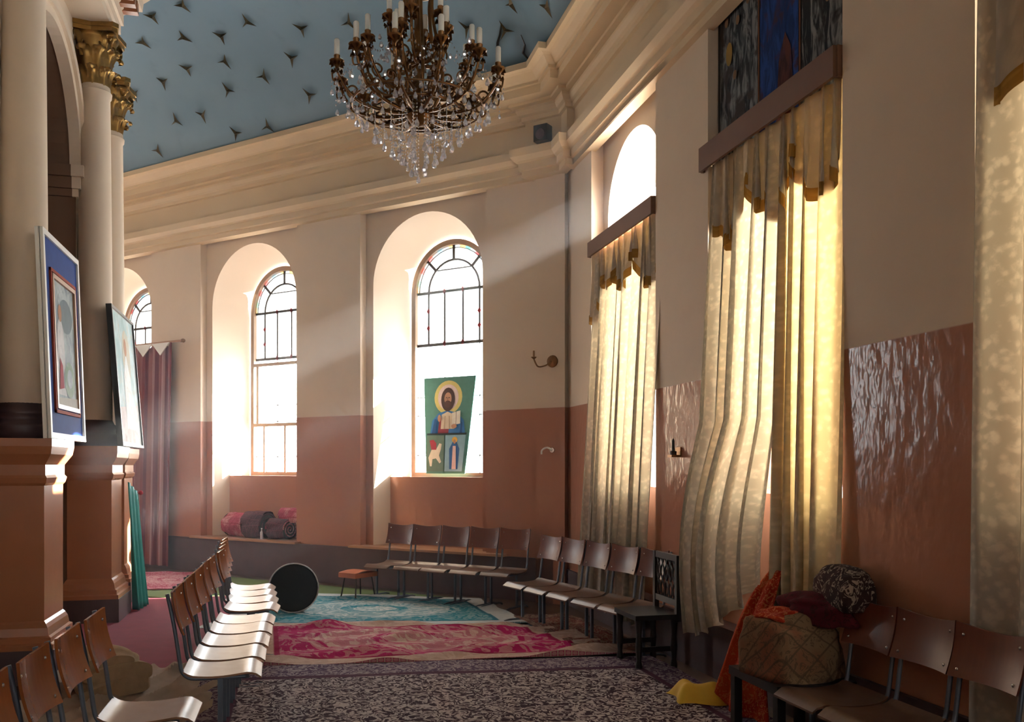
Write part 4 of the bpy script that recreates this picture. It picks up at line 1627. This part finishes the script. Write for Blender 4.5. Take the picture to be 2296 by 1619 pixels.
def picture(name, mtx, w, h, layers, parent):
    """layers: (part name, colour name, colour, polygon in picture units 0..w, 0..h); x = right, y = up, z = towards viewer"""
    for i, (pn, cn, col, poly) in enumerate(layers):
        z = 0.0012 * (i + 1)
        MB().face([tuple(mtx @ Vector((x - w / 2, z, y))) for x, y in poly]).build(pn, flatmat(cn, col), parent)


# icon print standing in the first leaded window
t_c, zb_, zt_ = 2.10, 1.545, 2.89
pr = tag(empty('icon_print', FB.P(t_c, 0.52, zb_)), 'hanging print of a haloed figure over two smaller scenes, standing in the window', 'print')
mt = Matrix.Translation(-Vector(pr.location)) @ Matrix.Translation(Vector(FB.P(t_c, 0.52, zb_))) @ Matrix(((-FB.a.x, FB.nin.x, 0, 0), (-FB.a.y, FB.nin.y, 0, 0), (0, 0, 1, 0), (0, 0, 0, 1)))
mt = mt @ Matrix.Rotation(R(3), 4, 'X')
Wt, Wb, Hh = 0.86, 0.68, 1.345
board = MB()
quad = [(-Wb / 2 - 0.02, 0), (Wb / 2 - 0.05, 0), (Wt / 2, Hh), (-Wt / 2 - 0.02, Hh)]
k0 = len(board.v)
board.v += [tuple(mt @ Vector((x, 0, y))) for x, y in quad] + [tuple(mt @ Vector((x, -0.012, y))) for x, y in quad]
for q_ in ((0, 1, 2, 3), (7, 6, 5, 4), (0, 4, 5, 1), (1, 5, 6, 2), (2, 6, 7, 3), (3, 7, 4, 0)):
    board.f.append([k0 + i for i in q_])
board.build('board', flatmat('teal_green', (0.07, 0.20, 0.17)), pr)
PW = 0.8
L = [
    ('halo_glow', 'glow_yellow', (0.55, 0.48, 0.16), ell(0.38, 1.06, 0.235, 0.235)),
    ('halo', 'halo_pale', (0.62, 0.50, 0.50), ell(0.38, 1.06, 0.175, 0.18)),
    ('shoulders', 'robe_blue', (0.03, 0.16, 0.42), [(0.09, 0.56), (0.12, 0.74), (0.22, 0.84), (0.38, 0.88), (0.54, 0.84), (0.65, 0.74), (0.68, 0.56)]),
    ('robe', 'robe_crimson', (0.25, 0.03, 0.05), [(0.22, 0.56), (0.24, 0.74), (0.36, 0.86), (0.42, 0.78), (0.40, 0.56)]),
    ('tunic', 'tunic_cream', (0.55, 0.47, 0.36), [(0.27, 0.62), (0.28, 0.82), (0.38, 0.86), (0.48, 0.82), (0.50, 0.62)]),
    ('hair', 'hair_brown', (0.055, 0.025, 0.02), ell(0.38, 1.03, 0.115, 0.165)),
    ('face', 'skin', (0.42, 0.22, 0.13), ell(0.38, 1.04, 0.062, 0.088)),
    ('beard', 'beard_brown', (0.08, 0.035, 0.025), ell(0.38, 0.965, 0.058, 0.05)),
    ('eye', 'dark_mark', (0.02, 0.01, 0.01), ell(0.358, 1.055, 0.013, 0.006, 10)),
    ('eye', 'dark_mark', (0.02, 0.01, 0.01), ell(0.402, 1.055, 0.013, 0.006, 10)),
    ('nose', 'skin_shade', (0.28, 0.13, 0.08), [(0.374, 1.055), (0.386, 1.055), (0.392, 1.015), (0.368, 1.015)]),
    ('open_book', 'book_white', (0.62, 0.60, 0.52), [(0.46, 0.66), (0.46, 0.84), (0.60, 0.87), (0.60, 0.69)]),
    ('hand', 'skin', (0.42, 0.22, 0.13), ell(0.50, 0.655, 0.045, 0.03)),
    ('raised_hand', 'skin', (0.42, 0.22, 0.13), ell(0.25, 0.77, 0.028, 0.05)),
    ('book_line', 'dark_mark', (0.02, 0.01, 0.01), [(0.528, 0.675), (0.534, 0.676), (0.534, 0.856), (0.528, 0.855)]),
    ('robe_fold', 'fold_blue', (0.015, 0.07, 0.22), [(0.13, 0.56), (0.17, 0.76), (0.20, 0.76), (0.19, 0.56)]),
    ('robe_fold', 'fold_blue', (0.015, 0.07, 0.22), [(0.60, 0.56), (0.62, 0.72), (0.64, 0.70), (0.64, 0.56)]),
    ('tunic_fold', 'fold_tan', (0.36, 0.28, 0.20), [(0.33, 0.62), (0.34, 0.80), (0.36, 0.80), (0.355, 0.62)]),
    ('tunic_fold', 'fold_tan', (0.36, 0.28, 0.20), [(0.42, 0.62), (0.41, 0.80), (0.43, 0.80), (0.445, 0.62)]),
    ('divider', 'divider_dark', (0.02, 0.03, 0.035), [(0.05, 0.535), (0.715, 0.535), (0.72, 0.56), (0.05, 0.56)]),
    ('scene_ground', 'ground_green', (0.10, 0.17, 0.13), [(0.06, 0.03), (0.35, 0.03), (0.35, 0.53), (0.055, 0.53)]),
    ('horse', 'horse_white', (0.60, 0.55, 0.45), [(0.09, 0.22), (0.14, 0.33), (0.22, 0.34), (0.27, 0.42), (0.31, 0.41), (0.30, 0.34), (0.27, 0.25), (0.31, 0.16), (0.28, 0.14), (0.22, 0.21), (0.16, 0.20), (0.15, 0.10), (0.12, 0.10)]),
    ('rider', 'rider_red', (0.34, 0.03, 0.05), [(0.14, 0.33), (0.10, 0.46), (0.17, 0.47), (0.22, 0.42), (0.22, 0.33)]),
    ('scene_sky', 'pale_blue', (0.20, 0.36, 0.46), [(0.37, 0.03), (0.66, 0.03), (0.71, 0.53), (0.37, 0.53)]),
    ('veil', 'veil_blue', (0.03, 0.11, 0.30), [(0.45, 0.06), (0.44, 0.34), (0.50, 0.44), (0.56, 0.44), (0.61, 0.34), (0.59, 0.06)]),
    ('dress', 'dress_pink', (0.58, 0.42, 0.40), [(0.49, 0.06), (0.50, 0.38), (0.55, 0.38), (0.56, 0.06)]),
    ('halo', 'halo_gold', (0.62, 0.38, 0.06), ell(0.53, 0.465, 0.045, 0.04)),
    ('face', 'skin', (0.42, 0.22, 0.13), ell(0.53, 0.44, 0.022, 0.03)),
]
picture('icon', mt, PW, Hh, L, pr)


def misty(name, a, b, c):
    t = NT('painted_' + name)
    o = t.obj()
    n = t.noise(t.scalev(o, (1, 1, 0.7)), 4.0, 5, 0.6, 0.8)
    n2 = t.noise(o, 9.0, 4, 0.6, 0.5)
    col = t.mix(t.step(n, 0.35, 0.65), a, b)
    col = t.mix(t.math('MULTIPLY', t.step(n2, 0.5, 0.7), 0.6), col, c)
    FLAT[name] = t.done(col, 0.6, 0, None, 0.15)


misty('icon_grey', (0.20, 0.25, 0.28), (0.42, 0.47, 0.48), (0.12, 0.15, 0.17))
misty('icon2_blue', (0.28, 0.42, 0.43), (0.48, 0.58, 0.58), (0.45, 0.40, 0.30))
misty('icon2_pink', (0.55, 0.45, 0.42), (0.62, 0.56, 0.54), (0.42, 0.30, 0.28))
misty('icon_white', (0.46, 0.45, 0.46), (0.60, 0.58, 0.58), (0.28, 0.30, 0.34))
misty('icon2_white', (0.60, 0.62, 0.60), (0.66, 0.66, 0.64), (0.50, 0.42, 0.34))
misty('icon2_tan', (0.44, 0.40, 0.30), (0.50, 0.42, 0.30), (0.36, 0.46, 0.46))
misty('icon_green', (0.10, 0.18, 0.10), (0.20, 0.27, 0.16), (0.30, 0.34, 0.30))


def framed(name, label, base, tilt, w, h, frame_col, frame_w, mat_col, inner, layers, depth=0.04, inner_frame=True):
    """framed picture facing +X standing on a ledge, leaning back; base = centre of its lower edge"""
    root = tag(empty(name, base), label, 'icon')
    m = Matrix(((0, 1, 0, 0), (1, 0, 0, 0), (0, 0, 1, 0), (0, 0, 0, 1)))      # picture x -> +Y, picture depth -> +X
    m = Matrix.Rotation(-tilt, 4, 'Y') @ m
    B = lambda a, b, nm, mt_: MB().box(a, b, m).build(nm, mt_, root)
    B((-w / 2, -depth, 0), (w / 2, -0.005, h), 'backing', frame_col)
    fw = frame_w
    B((-w / 2, -0.01, 0), (w / 2, 0.018, fw), 'frame_rail', frame_col)
    B((-w / 2, -0.01, h - fw), (w / 2, 0.018, h), 'frame_rail', frame_col)
    B((-w / 2, -0.01, fw), (-w / 2 + fw, 0.018, h - fw), 'frame_stile', frame_col)
    B((w / 2 - fw, -0.01, fw), (w / 2, 0.018, h - fw), 'frame_stile', frame_col)
    B((-w / 2 + fw, -0.005, fw), (w / 2 - fw, 0.002, h - fw), 'mount', mat_col)
    x0, x1, y0, y1 = inner
    if inner_frame:
        for i, (g, mt_, zz_) in enumerate(((0.0, 'plank', 0.022), (0.035, flatmat('inner_red', (0.30, 0.05, 0.03)), 0.018))):
            gw = 0.035 if i == 0 else 0.025
            for a, b in (((x0 - g, 0, y0 - g), (x1 + g, zz_, y0 - g + gw)), ((x0 - g, 0, y1 + g - gw), (x1 + g, zz_, y1 + g)), ((x0 - g, 0, y0 - g), (x0 - g + gw, zz_, y1 + g)), ((x1 + g - gw, 0, y0 - g), (x1 + g, zz_, y1 + g))):
                B(a, b, 'inner_moulding', mt_)
    for i, (pn, cn, col, poly) in enumerate(layers):
        z = 0.0035 + 0.001 * i
        MB().face([tuple(m @ Vector((x, z, y))) for x, y in poly]).build(pn, flatmat(cn, col, 0.3), root)
    return root


framed('framed_icon', 'icon in a white frame with wide blue mount leaning on the first column', (-1.765, 7.98, 1.862), R(2.2), 1.18, 1.60, 'white', 0.045, flatmat('mount_blue', (0.02, 0.055, 0.23)), (-0.36, 0.40, 0.24, 1.30), [
    ('sky', 'icon_grey', (0.30, 0.36, 0.38), [(-0.34, 0.26), (0.38, 0.26), (0.38, 1.28), (-0.34, 1.28)]),
    ('cloud', 'icon_cloud', (0.16, 0.20, 0.22), ell(0.08, 1.02, 0.22, 0.14)),
    ('figure', 'icon_white', (0.52, 0.50, 0.50), [(-0.28, 0.36), (-0.22, 0.92), (-0.12, 1.0), (-0.02, 0.9), (0.02, 0.36)]),
    ('head', 'skin', (0.42, 0.22, 0.13), ell(-0.12, 1.02, 0.055, 0.07)),
    ('dragon', 'icon_green', (0.08, 0.19, 0.08), ell(0.12, 0.50, 0.17, 0.15)),
    ('coil', 'icon_grey', (0.30, 0.36, 0.38), ell(0.13, 0.51, 0.09, 0.08)),
    ('cloak', 'rider_red', (0.34, 0.03, 0.05), [(-0.22, 0.40), (-0.18, 0.66), (-0.10, 0.60), (-0.08, 0.42)]),
    ('ground', 'icon_pale', (0.5, 0.5, 0.46), [(-0.34, 0.26), (0.38, 0.26), (0.38, 0.36), (-0.34, 0.33)])])
framed('framed_icon', 'pale glazed icon in a thin dark frame leaning on the second column', (-1.715, 10.78, 1.862), R(4.5), 1.36, 1.50, 'black', 0.03, flatmat('mount_pale', (0.55, 0.60, 0.60), 0.12), (-0.5, 0.5, 0.1, 1.4), [
    ('sky', 'icon2_blue', (0.30, 0.46, 0.46), [(-0.56, 0.05), (0.56, 0.05), (0.56, 1.46), (-0.56, 1.46)]),
    ('lower_field', 'icon2_pink', (0.58, 0.46, 0.42), [(-0.56, 0.05), (0.56, 0.05), (0.56, 0.5), (-0.56, 0.42)]),
    ('glow', 'icon2_tan', (0.48, 0.36, 0.22), ell(0.05, 1.02, 0.24, 0.3)),
    ('figure', 'icon2_white', (0.62, 0.62, 0.58), [(-0.25, 0.2), (-0.2, 0.8), (0.0, 1.05), (0.2, 0.8), (0.26, 0.2)]),
    ('head', 'skin', (0.42, 0.22, 0.13), ell(0.0, 1.12, 0.08, 0.10))], inner_frame=False)
# light sill blocks the icons stand on
for x, y, z, l in ((-1.76, 7.5, 1.86, 'blue bordered icon'), (-1.74, 10.98, 1.79, 'pale glazed icon')):
    pass

# large painting filling the head of the second window bay
pw, ph_ = 1.76, 1.24
pt = tag(empty('large_painting', (3.335, 10.32 - 4.70, 4.02)), 'dark painting with a blue robed centre figure above the pelmet board', 'painting')
MB().box((-0.02, -pw / 2, 0), (0.02, pw / 2, ph_)).build('canvas', flatmat('umber', (0.035, 0.035, 0.035)), pt)
m = Matrix(((0, -1, 0, -0.021), (-1, 0, 0, 0), (0, 0, 1, 0), (0, 0, 0, 1)))
def drapery(name, a, b, c):
    """painted robes: tall wavering strokes"""
    t = NT('painted_' + name)
    o = t.obj()
    n = t.noise(t.scalev(o, (1, 9, 2.2)), 1.6, 4, 0.6, 1.2)
    n2 = t.noise(t.scalev(o, (1, 4, 3)), 1.5, 3, 0.5, 0.6)
    col = t.mix(t.step(n, 0.40, 0.62), a, b)
    col = t.mix(t.step(n2, 0.52, 0.66), col, c)
    FLAT[name] = t.done(col, 0.75, 0, None, 0.1)


drapery('robes_left', (0.03, 0.035, 0.04), (0.21, 0.225, 0.23), (0.06, 0.05, 0.05))
drapery('robes_right', (0.022, 0.024, 0.026), (0.22, 0.22, 0.215), (0.035, 0.03, 0.03))
drapery('robe_centre', (0.012, 0.03, 0.12), (0.02, 0.06, 0.25), (0.05, 0.03, 0.06))
drapery('robe_brown', (0.10, 0.035, 0.03), (0.05, 0.02, 0.02), (0.07, 0.03, 0.05))
PL = [('side_field', 'robes_left', (0, 0, 0), [(0.04, 0.03), (0.62, 0.03), (0.62, 1.22), (0.04, 1.22)]),
      ('side_field', 'robes_right', (0, 0, 0), [(1.2, 0.03), (1.74, 0.03), (1.74, 1.22), (1.2, 1.22)]),
      ('centre_field', 'robe_centre', (0, 0, 0), [(0.66, 0.02), (1.16, 0.02), (1.16, 1.22), (0.66, 1.22)]),
      ('border_line', 'rust', (0.16, 0.06, 0.03), [(0.63, 0.02), (0.65, 0.02), (0.65, 1.22), (0.63, 1.22)]),
      ('border_line', 'rust', (0.16, 0.06, 0.03), [(1.17, 0.02), (1.19, 0.02), (1.19, 1.22), (1.17, 1.22)]),
      ('robe', 'robe_brown', (0, 0, 0), [(0.88, 0.02), (0.92, 0.45), (1.0, 0.62), (1.07, 0.50), (1.13, 0.02)]),
      ('head', 'skin_dim', (0.20, 0.12, 0.07), ell(0.93, 1.10, 0.05, 0.065)),
      ('lamp_glow', 'ochre_dim', (0.30, 0.19, 0.05), ell(0.20, 0.82, 0.05, 0.09))]
for cx, cz in ((0.16, 1.08), (0.34, 1.02), (0.50, 1.10), (0.30, 0.62), (1.30, 1.06), (1.46, 1.0), (1.62, 1.09), (1.52, 0.60)):
    PL.append(('figure_head', 'skin_dim', (0.20, 0.12, 0.07), ell(cx, cz, 0.028, 0.036, 14)))
picture('painting', m @ Matrix.Translation((0, 0, 0)), pw, ph_, PL, pt)

# ------------------------------------------------------------------ maroon curtain on its rod in front of the third window
rod = tag(empty('curtain_rod', FB.P(7.35, -0.25, 3.62)), 'thin dark curtain rod carrying the maroon striped curtain', 'curtain rod')
d2 = Vector((FB.a.x, FB.a.y, 0))
MB().tube([tuple(d2 * -0.72), tuple(d2 * 0.85)], 0.018, 10).build('rod', 'plank', rod)
MB().lathe([(0.0, -0.03), (0.03, -0.02), (0.036, 0.0), (0.03, 0.02), (0.0, 0.03)], 12, tuple(d2 * -0.74)).build('finial', 'bronze', rod, 'all')
n2 = Vector((FB.nin.x, FB.nin.y, 0))
for s_ in (-0.6, 0.75):
    MB().tube([tuple(d2 * s_), tuple(d2 * s_ - n2 * 0.16)], 0.010, 6).build('bracket', 'bronze', rod)
mb = MB()


def mc(u, v):
    t = 6.86 + (1.15 + 0.05 * v) * u + 0.06 * v
    f = math.sin(2 * PI * 6 * u + 0.5 * math.sin(2 * v)) + 0.3 * math.sin(2 * PI * 13 * u + 1)
    o = -0.25 - 0.045 * f * (0.5 + 0.5 * v)
    return FB.P(t + 0.01 * math.cos(2 * PI * 6 * u), o, 3.58 - 3.52 * v + 0.03 * math.cos(2 * PI * 5 * u) * (1 - v))


mb.grid(mc, 120, 24)
o = mb.build('striped_curtain', 'maroon_curtain', None, 'all')
tag(o, 'maroon striped curtain hanging from the rod before the third leaded window', 'curtain')
mb = MB()
for k in range(2):
    t0 = 6.84 + 0.42 * k
    a, b, c_ = FB.P(t0, -0.33, 3.60), FB.P(t0 + 0.42, -0.33, 3.60), FB.P(t0 + 0.18, -0.36, 3.40)
    a2, b2, c2 = FB.P(t0, -0.315, 3.60), FB.P(t0 + 0.42, -0.315, 3.60), FB.P(t0 + 0.18, -0.345, 3.40)
    mb.face([a, c_, b]).face([a2, b2, c2]).face([a, a2, c2, c_]).face([c_, c2, b2, b])
mb.build('lace_edging', 'white', o)

# teal cloth hanging beside the second pedestal
mb = MB()


def tc(u, v):
    y = 10.74 + 0.42 * u * (0.85 + 0.15 * v)
    x = -1.76 + 0.07 * v + 0.035 * math.sin(2 * PI * 3 * u + v) * (0.3 + v) + 0.05 * u
    return (x, y, 1.47 - 0.14 * u * (1 - v) - 1.44 * v)


mb.grid(tc, 48, 20)
o = mb.build('teal_cloth', 'teal_cloth', None, 'all')
so_ = o.modifiers.new('thick', 'SOLIDIFY')
so_.thickness = 0.008
tag(o, 'teal green cloth hanging to the carpet beside the second pedestal', 'cloth')
MB().lathe([(0.0, -0.03), (0.025, -0.015), (0.028, 0.0), (0.02, 0.02), (0.0, 0.03)], 10, (-1.68, 11.11, 1.34)).build('red_knot', plain('red_thread', (0.45, 0.01, 0.03), 0.6), o, 'all')

# ------------------------------------------------------------------ heap of textiles at the lower right
red_print = print_mat('red_print_cloth', (0.30, 0.025, 0.012), (0.42, 0.06, 0.02), (0.50, 0.17, 0.07), 9, False)
quilt_print = print_mat('patchwork_print', (0.19, 0.12, 0.07), (0.20, 0.08, 0.045), (0.085, 0.055, 0.035), 6)
dark_maroon = print_mat('maroon_blanket', (0.07, 0.008, 0.014), (0.10, 0.015, 0.02), (0.03, 0.01, 0.01), 6, False)
white_print = print_mat('black_white_print', (0.03, 0.018, 0.018), (0.06, 0.03, 0.03), (0.38, 0.30, 0.24), 7, False)
mb = MB()


def rc(u, v):
    """u from the far edge to the near edge, v from the top behind the curtain down to the floor"""
    e = v
    y = 5.62 - 0.30 * u - 0.16 * (1 - e) * (1 - u) - 0.34 * u * e + 0.10 * e * (1 - u)
    fold = math.sin(2 * PI * 2.1 * u + 1.6 * e + 0.5) + 0.5 * math.sin(2 * PI * 4.7 * u + 2.5 * e)
    x = 3.20 - 0.14 * e - 0.27 * math.sin(min(1, e * 1.15) * PI * 0.5) * (0.75 + 0.25 * math.sin(3 * u)) + 0.035 * fold * (0.2 + e)
    z = 1.06 - 0.10 * (1 - u) - 0.05 * u - 0.99 * e ** 1.15 + 0.05 * math.sin(4 * u + 5 * e) * math.sin(e * PI)
    return (x, y + 0.03 * math.cos(2 * PI * 2.1 * u + 1.6 * e) * e, max(0.045, z))


mb.grid(rc, 60, 36)
o = mb.build('red_cloth', red_print, None, 'all')
so_ = o.modifiers.new('thick', 'SOLIDIFY')
so_.thickness = 0.006
tag(o, 'red printed cloth spilling from behind the curtain to the floor', 'cloth')
# low black table the quilt lies on
bt = tag(empty('low_table', (2.87, 4.72, 0)), 'low black table under the patchwork quilt', 'table')
MB().box((-0.26, -0.30, 0.38), (0.24, 0.26, 0.43)).build('table_top', 'black', bt)
for x in (-0.23, 0.20):
    for y in (-0.27, 0.22):
        MB().box((x - 0.025, y - 0.025, 0), (x + 0.025, y + 0.025, 0.38)).build('leg', 'black', bt)
o = blob('patchwork_quilt', (2.86, 4.70, 0.43), (0.24, 0.25, 0.30), quilt_print, 'brown patchwork quilt heaped on the low black table', 'quilt', R(6), 3, 0.05, flat=0.16, freq=3.4, e=0.5)
blob('red_lining', (2.84, 4.72, 0.72), (0.17, 0.13, 0.06), red_print, None, None, R(20), 8, 0.12, parent=o, freq=4)
blob('folded_blanket', (3.00, 4.62, 0.74), (0.13, 0.25, 0.11), dark_maroon, 'dark maroon blanket bundled on top of the patchwork quilt', 'blanket', R(12), 4, 0.13)
blob('printed_cushion', (3.07, 4.48, 0.84), (0.10, 0.21, 0.125), white_print, 'black and cream printed cushion behind the lower right chairs', 'cushion', R(-8), 9, 0.07, flat=0.8, freq=2.2, e=0.5)
# yellow cloth dropped on the rug
mb = MB()


def yc(u, v):
    x, y = 2.58 + 0.30 * u, 5.86 - 0.30 * v - 0.10 * u
    b = math.sin(u * PI) ** 0.7 * math.sin(v * PI) ** 0.7
    z = 0.045 + b * (0.14 + 0.045 * math.sin(u * 7 + 2 * v) + 0.03 * math.sin(v * 9 + u * 3))
    return (x + 0.03 * math.sin(v * 5), y + 0.03 * math.sin(u * 6), z)


mb.grid(yc, 24, 18)
tag(mb.build('yellow_cloth', 'yellow_cloth', None, 'all'), 'crumpled yellow cloth dropped on the floral rug', 'cloth')

# ------------------------------------------------------------------ small wall fittings
sc1 = tag(empty('candle_sconce', FB.P(0.06, -0.20, 2.90)), 'dark metal candle sconce high on the corner pilaster', 'sconce')
nv_ = Vector((FB.nin.x, FB.nin.y, 0))
av_ = Vector((FB.a.x, FB.a.y, 0))
MB().lathe([(0.075, 0), (0.07, 0.012), (0.03, 0.025)], 16, mtx=nv_.to_track_quat('Z', 'Y').to_matrix().to_4x4()).build('wall_plate', 'bronze', sc1, True)
MB().tube(smoothpath([tuple(nv_ * 0.02), tuple(nv_ * 0.06 + av_ * 0.06 + Vector((0, 0, -0.05))), tuple(nv_ * 0.09 + av_ * 0.15 + Vector((0, 0, -0.06))), tuple(nv_ * 0.10 + av_ * 0.20 + Vector((0, 0, 0.03)))], 6), 0.010, 6).build('arm', 'bronze', sc1, 'all')
MB().lathe([(0.012, 0), (0.035, 0.02), (0.035, 0.025), (0.012, 0.03), (0.011, 0.10)], 10, tuple(nv_ * 0.10 + av_ * 0.20 + Vector((0, 0, 0.03)))).build('candle_cup', 'bronze', sc1, True)
sc2 = tag(empty('metal_fitting', FB.P(0.06, -0.20, 1.84)), 'small pale metal fitting on the brown corner pilaster', 'wall fitting')
MB().lathe([(0.035, 0), (0.03, 0.015)], 12, mtx=nv_.to_track_quat('Z', 'Y').to_matrix().to_4x4()).build('wall_plate', 'chrome', sc2)
MB().tube(smoothpath([tuple(nv_ * 0.01), tuple(nv_ * 0.06 + av_ * 0.04 + Vector((0, 0, 0.03))), tuple(nv_ * 0.09 + av_ * 0.09 + Vector((0, 0, 0.0))), tuple(nv_ * 0.09 + av_ * 0.10 + Vector((0, 0, -0.05)))], 5), 0.012, 6).build('spout', 'white', sc2, 'all')
sc3 = tag(empty('candle_bracket', (3.23, 7.05, 1.76)), 'small dark candle bracket on the brown wall between the curtains', 'sconce')
MB().box((-0.012, -0.05, -0.03), (0, 0.05, 0.05)).build('wall_plate', 'bronze', sc3)
MB().box((-0.09, -0.045, -0.035), (-0.01, 0.045, -0.015)).build('shelf', 'bronze', sc3)
MB().lathe([(0.028, 0), (0.03, 0.03), (0.014, 0.035), (0.012, 0.12), (0.003, 0.14)], 10, (-0.055, 0, -0.015)).build('candle_holder', 'black', sc3, True)
sp = tag(empty('loudspeaker', (2.90, 10.12, 5.468), R(225)), 'small black loudspeaker standing on the corner ledge of the cornice', 'loudspeaker')
MB().box((-0.06, -0.09, 0), (0.07, 0.09, 0.19)).build('cabinet', 'black', sp)
MB().lathe([(0.062, 0), (0.058, 0.006), (0.02, 0.002), (0.001, 0.004)], 20, mtx=Matrix.Translation((0.07, 0, 0.08)) @ Matrix.Rotation(PI / 2, 4, 'Y')).build('cone', 'plinth', sp, True)

# ------------------------------------------------------------------ dusty air in the aisle
hz = NT('dusty_air')
vsn = hz.n('VolumeScatter')
vsn.inputs['Color'].default_value = (0.92, 0.95, 1, 1)
vsn.inputs['Density'].default_value = 0.013
vsn.inputs['Anisotropy'].default_value = 0.2
hz.t.links.new(vsn.outputs[0], hz.out.inputs['Volume'])
mb = MB().prism([(-1.70, 7.2), (3.18, 7.2), (3.18, 10.0), (-1.6, 14.75), (-3.2, 14.75), (-3.2, 12.2), (-1.70, 12.2)], 0.06, 5.2)
o = mb.build('dust_haze', hz.m, None, weld=True)
tag(o, 'thin dusty haze in which the sunbeam from the arched window shows', 'haze', kind='stuff')
